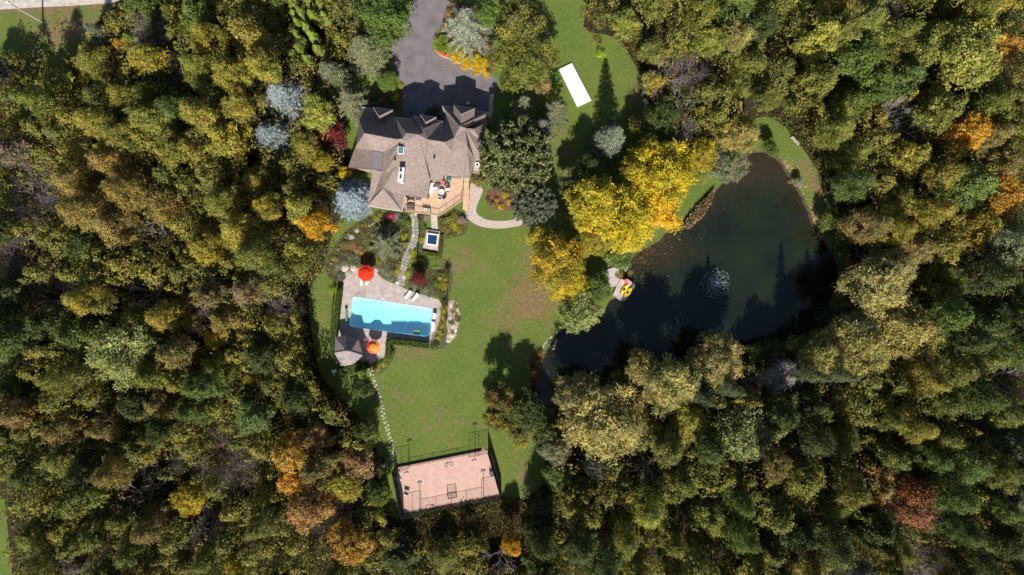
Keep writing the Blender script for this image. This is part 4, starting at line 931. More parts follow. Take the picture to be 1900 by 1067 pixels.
def pinecrown(name, seed, Rr=5.0, nt=430, per=50, needle=.3):
    rs = np.random.RandomState(seed); d = sph(rs, nt * 2); d = d[d[:, 2] > -.1][:nt]; nt = len(d)
    ctr = d * (Rr * rs.uniform(.62, 1.0, nt))[:, None] * np.array((1, 1, .75)); ctr[:, 2] += 1.2
    idx = np.repeat(np.arange(nt), per); e = sph(rs, len(idx)); e[:, 2] = np.abs(e[:, 2]) * 1.2; e += d[idx] * .4
    C = ctr[idx] + e * rs.uniform(.12, .42, len(idx))[:, None]
    return leafmesh(name, C, sph(rs, len(idx)), needle * .75, rs, 1.9, rs.uniform(0, 1, nt)[idx], e, M['needle'], .2)
def column(name, seed, Hh=6.0, Rr=.85, n=3500):
    rs = np.random.RandomState(seed); u = rs.uniform(0, 1, n) ** 1.2; a = rs.uniform(0, 6.283, n); r = Rr * np.sin(np.clip(u * .9 + .12, 0, 1) * math.pi) ** .7 * rs.uniform(.75, 1.05, n) * (1 + .12 * np.sin(5 * a + 9 * u))
    C = np.stack([r * np.cos(a), r * np.sin(a), Hh * u + .1], 1); D = np.stack([np.cos(a), np.sin(a), .5 + 0 * a], 1)
    return leafmesh(name, C, D, .13, rs, 1.5, rs.uniform(0, 1, n), np.tile((0, 0, 1.), (n, 1)), M['needle'], .4)
def twigs(mb, p, d, L, r, depth, rs, spread=.6, kids_=4, taper=.6):
    q = p + d * L; mb.tube(p, q, r, r * taper, n=3 if depth < 2 else 5, cap=False)
    if depth == 0: return
    for i in range(kids_):
        v = (d + Vector(rs.normal(0, spread, 3)) + Vector((0, 0, .15))).normalized(); s = p.lerp(q, rs.uniform(.45, 1.0))
        twigs(mb, s, v, L * rs.uniform(.55, .8), r * taper * .75, depth - 1, rs, spread, kids_, taper)
def bare(name, seed, Hh=7, depth=4, r=.16, kids_=5, spread=.55, mat='twig', L=None):
    rs = np.random.RandomState(seed); mb = MB(); b = Vector((0, 0, 0)); L = L or Hh * .34
    mb.tube((0, 0, 0), (0, 0, Hh * .35), r, r * .8, 6)
    for i in range(kids_): 
        a = 6.283 * i / kids_; twigs(mb, Vector((0, 0, Hh * rs.uniform(.2, .36))), Vector((math.cos(a) * .7, math.sin(a) * .7, 1)).normalized(), L, r * .6, depth - 1, rs, spread, kids_)
    return mb.mesh(name, M[mat])
def trunkmesh(name, seed, h=6.0, r=.2, spread=2.2, nl=6):
    rs = np.random.RandomState(seed); mb = MB(); p = Vector((0, 0, 0)); 
    for i in range(4):
        q = p + Vector((rs.uniform(-.12, .12), rs.uniform(-.12, .12), h / 4)); mb.tube(p, q, r * (1 - i * .16), r * (1 - (i + 1) * .16), 7, cap=(i == 0)); p = q
    for i in range(nl):
        a = 6.283 * i / nl + rs.uniform(-.3, .3); s = Vector((0, 0, h * rs.uniform(.6, .98))); e = s + Vector((math.cos(a) * spread * rs.uniform(.5, 1), math.sin(a) * spread * rs.uniform(.5, 1), spread * rs.uniform(.5, 1.1))); mb.tube(s, e, r * .38, r * .12, 4, cap=False)
    return mb.mesh(name, M['bark'])
BROAD = [broad('broadleaf_crown', 10 + i, 4.0, [.7, .85, 1.0, .8, .95, .75][i], [20, 26, 30, 24, 16, 34][i], 14000, .15, 1.4, [(.26, .42), (.2, .36), (.22, .34), (.18, .32), (.3, .46), (.16, .3)][i]) for i in range(6)]
FEATH = [broad('feathery_crown', 40 + i, 4.0, [.8, .9, .7, .85][i], [60, 80, 70, 95][i], 18000, .165, 2.4, [(.14, .24), (.12, .22), (.14, .25), (.10, .2)][i], True) for i in range(4)]
TALL = [tall('tall_crown', 80 + i, 3.0, 10.0, [60, 80, 50, 70, 90, 64][i], 13500, [.14, .135, .15, .14, .13, .145][i], [1.5, 1.8, 1.3, 2.2, 1.6, 1.4][i], [.7, .9, .6, .8, 1.0, .75][i]) for i in range(6)]
TRUNK = [trunkmesh('trunk', 70 + i) for i in range(4)]
SPR = [conifer('spruce_crown', 5, 10, 3.0, 24, 16, .22, 0, .17, 2.6, .38, 1.2), conifer('spruce_crown', 6, 9, 3.2, 22, 15, .15, .05, .17, 2.6, .4, 1.2)]
STAR = [conifer('star_conifer_crown', 7, 11, 4.0, 15, 10, .3, .12, .24, 4.0, .16, 1.5), conifer('star_conifer_crown', 9, 9, 2.6, 13, 9, .2, .1, .2, 3.5, .2, 1.5)]
PINE = [pinecrown('pine_crown', 3, 5.0), pinecrown('pine_crown', 4, 5.0, 380, 50, .32)]
COLM = [column('cedar_crown', 1), column('cedar_crown', 2)]
BARE = [bare('bare_crown', 3, 8, 5, .14, 5, .6), bare('bare_crown', 4, 7, 5, .12, 5, .75)]
SNAG = [bare('snag', 8, 9, 4, .17, 4, .5, 'palebark', 3.4), bare('snag', 9, 10, 4, .2, 4, .38, 'palebark', 3.8)]
SHRUB = [broad('shrub_foliage', 60 + i, 1.0, .8, 9, 900, .085, 1.3, (.35, .5)) for i in range(3)]
rT = random.Random(11)
def vary(c, k=.12): 
    f = rT.uniform(1 - k, 1 + k); return (c[0] * f * rT.uniform(.93, 1.07), c[1] * f, c[2] * f * rT.uniform(.85, 1.15))
COL = dict(olive=(.166,.186,.040), gold=(.245,.238,.046), green=(.110,.160,.036), dark=(.074,.100,.028), lightgreen=(.225,.26,.08), paleolive=(.29,.275,.095), yellow=(.50,.375,.022), yellowolive=(.33,.29,.036),
 orange=(.42,.25,.055), tan=(.32,.215,.085), rust=(.222,.186,.058), brown=(.17,.145,.07), blue=(.235,.28,.31), greygreen=(.165,.185,.105), palespruce=(.235,.26,.16), pineg=(.155,.18,.062), pineb=(.13,.16,.09), red=(.16,.030,.030),
 redmix=(.24,.085,.05), purplegrey=(.26,.215,.215), tangrey=(.27,.215,.165), lime=(.32,.44,.03), bright=(.18,.27,.035), amber=(.52,.31,.02), limeyellow=(.38,.40,.03), greybrown=(.165,.14,.10), yellowgreen=(.25,.27,.055))
def tree(kind, px, py, rpx, h, color, label, cat='tree', group=None, acc=.5, name=None, dim=1.0, sq=1.0, col_=None):
    """crown centre at pixel (px, py) as seen from the drone; h = total height in metres"""
    r = rpx * .1 * (H - h * .75) / H
    mid = h * .66 if kind == 'tall' else h * .72 if kind not in ('spruce', 'star', 'column') else h * .45
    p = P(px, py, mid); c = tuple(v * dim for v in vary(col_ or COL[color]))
    t = link(name or {'broad': 'broadleaf_tree', 'tall': 'broadleaf_tree', 'feather': 'willow_tree', 'spruce': 'spruce_tree', 'star': 'conifer_tree', 'pine': 'pine_tree', 'column': 'cedar_tree', 'bare': 'bare_tree', 'snag': 'dead_tree'}[kind], None)
    t.location = (p.x, p.y, 0); rz = rT.uniform(0, 6.28); t.rotation_euler = (0, 0, rz)
    tag(t, label, cat, group)
    def ch(nm, me, loc=(0, 0, 0), s=(1, 1, 1)):
        o = link(nm, me, t); o.location = loc; o.scale = s; o.color = (*c, acc); return o
    if kind == 'tall':
        me = rT.choice(TALL); s = r / 3.0; crown_h = min(h * .82, r * 3.6); ch('crown', me, (0, 0, h - crown_h), (s, s * sq, crown_h / 10)); ch('trunk', rT.choice(TRUNK), (0, 0, 0), (s, s, max(.4, (h - crown_h * .6) / 6)))
    elif kind in ('broad', 'feather'):
        me = rT.choice(BROAD if kind == 'broad' else FEATH); s = r / 4.0; crown_h = min(h * .72, r * 2.3); sz = crown_h / 7.2
        ch('crown', me, (0, 0, h - crown_h * 1.0), (s, s * sq, sz)); tr = rT.choice(TRUNK); hs = max(.4, (h - crown_h * .75) / 6.0); ch('trunk', tr, (0, 0, 0), (s * 1.1, s * 1.1, hs))
    elif kind == 'pine':
        s = r / 5.0; ch('crown', rT.choice(PINE), (0, 0, h - 5.2 * s), (s, s, s)); ch('trunk', rT.choice(TRUNK), (0, 0, 0), (1.1, 1.1, (h - 4 * s) / 6))
    elif kind == 'spruce': me = rT.choice(SPR); ch('crown', me, (0, 0, 0), (r / 3.0, r / 3.0, h / 10)); ch('trunk', TRUNK[0], (0, 0, 0), (.5, .5, h / 6.5))
    elif kind == 'star': me = STAR[0] if r > 2.9 else STAR[1]; k = r / (4.0 if me is STAR[0] else 2.6); ch('crown', me, (0, 0, 0), (k, k, h / (11 if me is STAR[0] else 9))); ch('trunk', TRUNK[1], (0, 0, 0), (.5, .5, h / 6.5))
    elif kind == 'column': ch('crown', rT.choice(COLM), (0, 0, 0), (r / .85, r / .85, h / 6)); ch('trunk', TRUNK[2], (0, 0, 0), (.3, .3, h / 9))
    elif kind == 'bare': ch('crown', rT.choice(BARE), (0, 0, 0), (r / 3.2, r / 3.2, h / 8)); ch('trunk', TRUNK[3], (0, 0, 0), (.6, .6, h * .35 / 6))
    elif kind == 'snag': ch('branches', rT.choice(SNAG), (0, 0, 0), (r / 3.4, r / 3.4, h / 10)); ch('trunk', TRUNK[3], (0, 0, 0), (.8, .8, h * .4 / 6))
    return t
placed = []
def T(kind, px, py, r, h, color, label, **k):
    placed.append((px, py, r)); return tree(kind, px, py, r, h, color, label, **k)
# named trees round the house
T('star', 866, 48, 58, 11, 'palespruce', 'big pale grey conifer with star-shaped branches inside the driveway bend', acc=.0)
T('spruce', 525, 176, 47, 9, 'blue', 'silver-blue spruce, upper larger one of the pair left of the house', acc=0)
T('spruce', 503, 250, 42, 8, 'blue', 'silver-blue spruce, lower one of the pair left of the house', acc=0)
T('spruce', 650, 366, 43, 7.5, 'blue', 'silver-blue spruce touching the lower left corner of the house', acc=0)
T('spruce', 678, 92, 44, 10, 'greygreen', 'grey-green fluffy conifer left of the driveway', acc=.1)
T('star', 652, 188, 42, 9.5, 'greygreen', 'grey-green conifer above the upper left corner of the house', acc=.1)
T('spruce', 613, 135, 34, 9, 'greygreen', 'olive-grey conifer between the blue spruce and the driveway', acc=.2)
T('spruce', 1135, 256, 38, 13, 'greygreen', 'lone pale grey conifer on the right lawn casting a long pointed shadow', acc=0)
T('star', 972, 196, 25, 9, 'greygreen', 'small star-shaped conifer right of the garage, left of its twin', acc=.1)
T('star', 1031, 205, 28, 9.5, 'greygreen', 'star-shaped conifer just left of the white cover', acc=.2)
T('spruce', 1005, 238, 28, 9, 'greygreen', 'grey conifer squeezed between the two star-shaped conifers below the garage', acc=.1)
T('spruce', 935, 232, 18, 7, 'pineb', 'narrow dark conifer at the right wall of the house', acc=0)
T('pine', 958, 292, 70, 11, 'pineg', 'wide dark green pine with clumped needles right of the house', acc=.15)
T('pine', 990, 380, 42, 9, 'pineb', 'smaller bluish pine below the wide dark pine', acc=0)
T('star', 716, 450, 40, 4.5, 'greygreen', 'low grey spreading conifer in the rockery above the pool', acc=.2)
T('broad', 962, 38, 52, 12, 'olive', 'large olive tree right of the driveway at the top of the photo', acc=.5)
T('feather', 972, 112, 66, 11, 'olive', 'wide feathery olive tree between the driveway and the white cover', acc=.3)
T('broad', 1005, 155, 18, 6, 'tan', 'small tan crown just below the feathery olive tree', acc=.4)
T('broad', 905, 25, 26, 10, 'green', 'dark green tree just right of the big pale conifer', acc=.1)
T('broad', 705, 25, 55, 11, 'green', 'mid green tree left of the driveway at the top of the photo', acc=.1)
T('broad', 738, 62, 16, 6, 'green', 'small green crown overhanging the left side of the driveway', acc=.1)
T('broad', 718, 150, 23, 4, 'bright', 'rounded bright green shrubby tree in the bed above the house', acc=.0, col_=(.12,.17,.035))
T('broad', 588, 205, 38, 9, 'yellowgreen', 'yellow-green tree between the blue spruce and the red maple', acc=.3)
T('broad', 612, 250, 31, 5, 'red', 'deep red maple at the left wall of the house', acc=0)
T('broad', 777, 516, 17.5, 3.2, 'red', 'small round crimson maple above the pool', acc=0, name='japanese_maple')
T('broad', 590, 412, 36, 10, 'amber', 'brilliant orange-yellow tree left of the lowest blue spruce', acc=.5)
T('broad', 556, 385, 38, 10, 'yellowgreen', 'yellow-green tree left of the brilliant orange one', acc=.7)
T('broad', 600, 300, 20, 7, 'yellowolive', 'small yellowish crown just left of the flat roof side of the house', acc=.6)
T('broad', 640, 320, 14, 4, 'yellow', 'tiny yellow tree above the blue spruce at the house', acc=.2)
T('feather', 1100, 382, 60, 12, 'yellow', 'golden yellow willow, left part of the big golden cluster by the pond', acc=.3, col_=(.44,.39,.035))
T('feather', 1160, 405, 70, 12, 'yellow', 'golden yellow willow hanging over the pond shore above the dock', acc=.2, col_=(.50,.41,.028))
T('feather', 1228, 320, 70, 12, 'yellow', 'golden yellow willow at the upper end of the golden cluster', acc=.35, col_=(.44,.375,.028))
T('feather', 1222, 388, 54, 10, 'yellow', 'bright gold willow on the pond edge below the upper golden one', acc=.4)
T('feather', 1180, 310, 32, 10, 'yellowolive', 'olive-gold crown at the upper left of the golden cluster', acc=.3)
T('feather', 1040, 488, 62, 12, 'yellowolive', 'broad gold and olive tree on the lawn edge above the dock', acc=.9)
T('feather', 1055, 525, 42, 9, 'yellow', 'golden lower crown of the lawn-edge trees', acc=.1)
T('broad', 1076, 580, 46, 8, 'lightgreen', 'fresh green tree on the shore below the dock', acc=.1)
T('broad', 1112, 532, 26, 6, 'green', 'small green tree left of the dock', acc=.1)
T('broad', 1147, 476, 30, 6, 'green', 'small green tree just above the dock', acc=.1)
T('feather', 1000, 440, 28, 8, 'yellowolive', 'olive-yellow crown at the end of the curved walkway', acc=.3)
T('broad', 1060, 345, 24, 8, 'dark', 'dark green crown left of the golden cluster in shade', acc=.1)
T('broad', 1095, 305, 24, 8, 'dark', 'dark crown just below the lone pale conifer', acc=.1)
T('bare', 1262, 245, 34, 9, 'purplegrey', 'leafless purple-grey tree above the golden cluster', acc=0)
T('bare', 1280, 130, 36, 10, 'purplegrey', 'leafless grey tree in the wood right of the lone conifer', acc=0)
T('feather', 1352, 302, 40, 8, 'greygreen', 'pale grey-green tree leaning over the top of the pond', acc=.4)
T('feather', 1305, 285, 34, 8, 'yellowolive', 'yellow-green tree between the golden cluster and the pond top', acc=.4)
T('feather', 1300, 320, 22, 4, 'yellowgreen', 'low yellow-green bush left of the pond top', acc=.3)
T('feather', 1370, 250, 44, 10, 'paleolive', 'pale olive tree just above the pond', acc=.3)
T('broad', 1432, 275, 16, 4.5, 'green', 'small dark green tree alone on the grass at the top of the pond', acc=0)
T('broad', 1482, 336, 10, 2, 'palespruce', 'small pale bush on the right shore of the pond', acc=0)
T('broad', 930, 738, 34, 9, 'olive', 'dark olive tree flecked with rust on the lawn below the pond tip', acc=.8, col_=(.13,.125,.04))
T('broad', 975, 765, 46, 9, 'dark', 'dark green tree just below the left tip of the pond', acc=.3)
T('broad', 920, 780, 28, 7, 'olive', 'olive tree on the lawn edge above the court corner', acc=.8)
T('broad', 965, 800, 36, 8, 'olive', 'olive and gold tree above the grass right of the court', acc=.9)
T('broad', 1030, 835, 34, 8, 'greygreen', 'dull grey-green crown below the rust and olive tree', acc=.3)
T('feather', 1065, 735, 44, 11, 'paleolive', 'pale olive willow at the lower pond shore, leftmost of its row', acc=.2)
T('feather', 1125, 785, 82, 13, 'paleolive', 'huge pale olive willow below the pond', acc=.25)
T('feather', 1190, 680, 36, 11, 'paleolive', 'pale gold willow crown on the lower pond shore', acc=.3)
T('feather', 1240, 715, 62, 13, 'paleolive', 'wide pale gold willow right of the huge one', acc=.4)
T('feather', 1332, 668, 54, 12, 'paleolive', 'pale gold willow at the lower middle of the pond', acc=.4)
T('broad', 1390, 805, 62, 12, 'lightgreen', 'large fresh green tree below the pond with leafy pointed clumps', acc=.0)
T('feather', 1280, 790, 46, 11, 'yellowgreen', 'yellow-green tree left of the large fresh green one', acc=.3)
T('broad', 1110, 860, 30, 7, 'greygreen', 'grey-green thin crown beside the small clearing below the willows', acc=.2)
T('feather', 1625, 535, 66, 14, 'paleolive', 'pale olive willow right of the pond, nearest the water', acc=.3)
T('feather', 1655, 500, 46, 13, 'paleolive', 'pale olive crown behind the willow right of the pond', acc=.3)
T('feather', 1690, 615, 66, 14, 'paleolive', 'pale gold willow in the wood lower right of the pond', acc=.3)
T('feather', 1600, 640, 66, 13, 'paleolive', 'broad pale olive willow at the lower right corner of the pond', acc=.3)
T('feather', 1530, 665, 48, 12, 'paleolive', 'pale olive willow on the lower right shore', acc=.2)
T('feather', 1450, 700, 40, 10, 'purplegrey', 'silvery grey thinning tree below the pond', acc=.1, col_=(.30,.28,.22))
T('broad', 1535, 412, 20, 4, 'olive', 'narrow olive tree at the bottom of the pond-side grass', acc=.3)
T('broad', 1555, 452, 22, 4.5, 'green', 'dark green shrubby tree on the right shore of the pond', acc=.3)
T('feather', 228, 655, 70, 14, 'lightgreen', 'big pale yellow-green tree standing out in the left forest', acc=.2)
T('broad', 250, 600, 36, 12, 'olive', 'grey-olive crown just above the big pale yellow-green tree', acc=.2)
T('broad', 475, 775, 42, 11, 'lightgreen', 'round fresh green tree in the lower left forest', acc=.0, col_=(.14,.19,.055))
T('broad', 545, 838, 40, 11, 'orange', 'orange-tan tree, highest of the orange group in the lower forest', acc=.3)
T('broad', 590, 815, 32, 10, 'tan', 'tan-orange crown at the edge of the lower lawn shadow', acc=.5)
T('broad', 545, 895, 40, 11, 'orange', 'bright orange-tan tree in the middle of the orange group', acc=.3)
T('broad', 575, 945, 42, 11, 'tan', 'tan and orange tree at the lower end of the orange group', acc=.6)
T('broad', 640, 900, 38, 9, 'gold', 'gold-olive tree left of the pink court', acc=.8)
T('broad', 650, 1005, 44, 10, 'orange', 'orange tree at the bottom edge below the court', acc=.4)
T('broad', 660, 865, 34, 9, 'tan', 'brown and tan tree left of the pink court, higher one', acc=.5)
T('broad', 350, 925, 32, 9, 'yellow', 'yellow tree in the lower left forest beside the dead branches', acc=.3, col_=(.40,.32,.03))
T('broad', 440, 1045, 20, 8, 'yellow', 'small yellow tree at the bottom edge of the left forest', acc=.2)
T('broad', 950, 1012, 23, 8, 'amber', 'small amber tree alone in the dark below the court', acc=.5, col_=(.42,.24,.02))
T('column', 1118, 996, 20, 8, 'rust', 'rust-brown feathery narrow tree in the dark wood below the court', acc=.2, col_=(.28,.14,.09))
T('broad', 1692, 932, 52, 13, 'redmix', 'red-tinged maple in the lower right forest', acc=1.0, col_=(.21,.10,.045))
T('broad', 1640, 900, 46, 12, 'rust', 'olive maple with red leaves at its top beside the red-tinged one', acc=.9)
T('broad', 1800, 110, 84, 15, 'yellowgreen', 'very large yellow-green tree in the upper right forest', acc=.2)
T('broad', 1740, 70, 46, 14, 'yellowgreen', 'yellow-green crown left above the very large one', acc=.2)
T('broad', 1790, 246, 36, 12, 'orange', 'orange-gold tree in the upper right forest below the white snag', acc=.6, col_=(.42,.27,.03))
T('broad', 1862, 90, 30, 13, 'orange', 'orange crown near the right edge at the top', acc=.4)
T('broad', 1868, 360, 46, 13, 'orange', 'gold-orange tree at the right edge above the middle', acc=.6, col_=(.38,.23,.035))
T('broad', 1820, 420, 46, 13, 'gold', 'long gold-olive crown left below the gold-orange edge tree', acc=.8)
for a, b, r, h, c, l in ((1228, 222, 36, 8, 'dark', 'dark shaded tree just left of the leafless purple-grey one'), (1214, 150, 26, 8, 'gold', 'gold-olive tree behind the pale fallen log at the wood edge'), (1205, 92, 30, 9, 'olive', 'olive tree at the upper wood edge of the right lawn'), (1165, 38, 30, 9, 'yellowgreen', 'yellow-green tree at the top end of the right lawn wood edge'), (1185, 235, 22, 5, 'olive', 'low olive tree in the shade right of the lone pale conifer'),
    (1035, 885, 32, 6, 'green', 'green tree at the right end of the grass beside the court'), (1012, 948, 34, 6, 'dark', 'dark tree at the lower right end of the court grass'), (1010, 800, 30, 8, 'dark', 'dark green tree between the court grass and the huge willow'), (672, 800, 26, 6, 'green', 'mid green tree on the left edge of the lower lawn'), (668, 720, 26, 6, 'dark', 'dark green tree at the lower left corner below the cabana'), (700, 915, 26, 6, 'green', 'green tree at the lower left corner of the pink court')):
    T('broad', a, b, r, h, c, l, acc=.4)
T('feather', 1102, 446, 34, 9, 'yellowolive', 'olive-gold crown between the golden cluster and the lawn-edge trees', acc=.4)
T('broad', 400, 628, 20, 8, 'yellow', 'small yellow-orange crown in the left forest', acc=.5)
T('broad', 465, 702, 15, 7, 'yellow', 'tiny bright yellow crown left of the lower lawn', acc=.1)
T('broad', 160, 60, 0.1, 1, 'green', 'x') if False else None
T('spruce', 182, 62, 26, 7, 'greygreen', 'grey-green conifer at the field edge top left casting a dark shadow', acc=.1)
T('broad', 238, 72, 16, 5, 'bright', 'small bright green bush at the field edge', acc=.2)
T('broad', 222, 82, 14, 5, 'orange', 'small orange bush at the field edge', acc=.3)
for i, (a, b, r, l) in enumerate(((288, 62, 36, 'leafless tan-grey tree near the top left field'), (320, 130, 34, 'leafless grey tree in the upper left forest below the field'), (50, 370, 48, 'leafless purple-grey tree at the left edge, largest of its kind'), (95, 548, 42, 'leafless purple-brown tree in the left forest'), (30, 470, 40, 'leafless brownish tree at the left edge, below the largest one'),
    (405, 850, 44, 'leafless tan-grey tree in the lower left forest'), (440, 880, 36, 'leafless tree right below the tan-grey one'), (360, 590, 34, 'leafless grey-brown tree left of the pool grass'), (530, 570, 26, 'small leafless grey tree near the pool grass'), (595, 965, 22, 'small pale leafless tree in the orange group'), (330, 860, 26, 'small grey leafless tree beside the yellow one'),
    (1050, 640, 1, ''), (1795, 90, 1, ''), (1250, 1000, 1, ''), (1720, 1050, 40, 'leafless purple-grey tree at the lower right edge'), (1660, 15, 26, 'small leafless grey tree at the top right edge'), (1400, 710, 24, 'leafless dark grey tree below the pond'), (640, 960, 30, 'leafless brown tree left below the court'), (385, 975, 30, 'grey leafless tree near the bottom of the left forest'))):
    if r > 5: T('bare', a, b, r, 9, ['purplegrey', 'tangrey'][i % 2], l, acc=0)
for a, b, r, h, l in ((1688, 222, 44, 11, 'white dead tree with curling bare branches in the upper right forest'), (1660, 205, 22, 10, 'thin white dead tree left of the larger white one'), (1205, 868, 46, 9, 'white dead tree with sprawling branches below the willows'), (262, 915, 50, 8, 'fallen grey dead tree in the lower left forest'), (290, 432, 26, 8, 'grey dead branches in the middle of the left forest'), (275, 548, 30, 8, 'pale dead branches left of centre in the left forest'), (1225, 135, 30, 9, 'pale dead tree at the wood edge right of the lone conifer'), (1870, 700, 34, 9, 'white dead branches at the right edge'), (1270, 190, 26, 8, 'spiky grey dead tree above the purple-grey one'), (930, 1040, 24, 7, 'small white dead tree at the bottom edge below the amber tree'), (1285, 700, 1, 1, '')):
    if r > 5: T('snag', a, b, r, h, 'tangrey', l, acc=0)
for a, b, r, h, l in ((1345, 715, 32, 18, 'tall dark conifer behind the pale willow at the lower middle of the pond'), (1300, 735, 28, 17, 'dark conifer left of the taller one below the pond'), (1490, 690, 34, 18, 'tall dark conifer at the lower right shore of the pond'), (1540, 690, 32, 17, 'dark conifer right of the tall one at the lower right shore'), (1575, 600, 34, 17, 'dark conifer on the right shore of the pond')):
    T('spruce', a, b, r, h, 'pineg', l, acc=0, col_=(.075, .095, .042))
for i, (a, b, r) in enumerate(((1402, 652, 24), (1442, 655, 28), (1484, 645, 26), (1290, 668, 22), (1205, 700, 20), (1150, 706, 20), (1085, 712, 22), (1520, 632, 26), (1572, 560, 24), (1575, 520, 20))):
    T('broad', a, b, r, 4.5 + i % 3, ['green', 'dark', 'olive'][i % 3], 'low shoreline bush of the pond, ' + ['below the fountain to its right', 'at the lower right bay', 'right of the lower right bay', 'below the fountain to its left', 'between two pale willows', 'left of the willow row middle', 'leftmost of the lower shore', 'in the lower right corner of the pond', 'on the right shore in deep shade', 'highest on the shaded right shore'][i], group='pond shoreline bushes', acc=.3)
# cedar columns at the top
for i, (a, b, h) in enumerate(((548, 12, 6.5), (563, 28, 7), (556, 46, 6), (575, 8, 6.5), (583, 33, 6.5), (600, 12, 6.5), (606, 35, 6), (573, 55, 6.5), (583, 70, 6.5), (562, 78, 5.5), (553, 66, 5), (572, 112, 5.5), (559, 92, 5.5), (543, 100, 4.5), (590, 92, 4.5), (550, 30, 5))):
    T('column', a, b, 8.5, h, 'bright', 'narrow green cedar of the top cluster, ' + ['upper left corner', 'upper left, beside the gap', 'left middle', 'top edge middle', 'upper middle', 'top right corner', 'right middle', 'true centre', 'just below the centre', 'left below centre', 'leftmost of the middle', 'lowest of all', 'lower left', 'lowest on the left', 'lowest on the right', 'left edge at the top'][i], group='cedars at the top left of the driveway', acc=.1, col_=(.17,.23,.035))
# forest fill ---------------------------------------------------------
OPEN = [px for px in (
 [(640,190),(690,165),(715,120),(728,70),(760,-60),(848,-60),(830,60),(880,130),(915,150),(905,200),(900,330),(965,360),(975,420),(985,470),(1000,540),(1035,600),(1150,560),(1180,470),(1270,400),(1330,340),(1380,290),(1390,225),(1440,222),(1500,290),(1545,370),(1560,460),(1570,540),(1560,620),(1400,660),(1200,690),(1040,700),(990,700),(925,655),(893,720),(885,790),(905,825),(1000,860),(1000,895),(955,925),(760,968),(725,945),(690,900),(695,800),(650,735),(600,665),(583,600),(583,540),(612,490),(640,430),(690,390),(650,330)],
 [(1035,-60),(1072,-60),(1085,55),(1140,75),(1190,150),(1195,205),(1165,300),(1080,330),(1030,330),(1030,250),(1040,140),(1050,80)],
 [(-100,-100),(240,-100),(205,15),(165,60),(158,110),(110,105),(50,92),(-100,112)],
 [(-100,920),(6,920),(14,980),(24,1130),(-100,1130)], [(1375,215),(1450,208),(1518,270),(1562,370),(1562,430),(1500,400),(1440,290)], [(895,800),(940,835),(1005,840),(1010,900),(960,930),(900,930)], [(750,940),(940,915),(965,945),(930,985),(800,1000),(740,985)], [(1075,860),(1110,845),(1125,880),(1080,900)])]
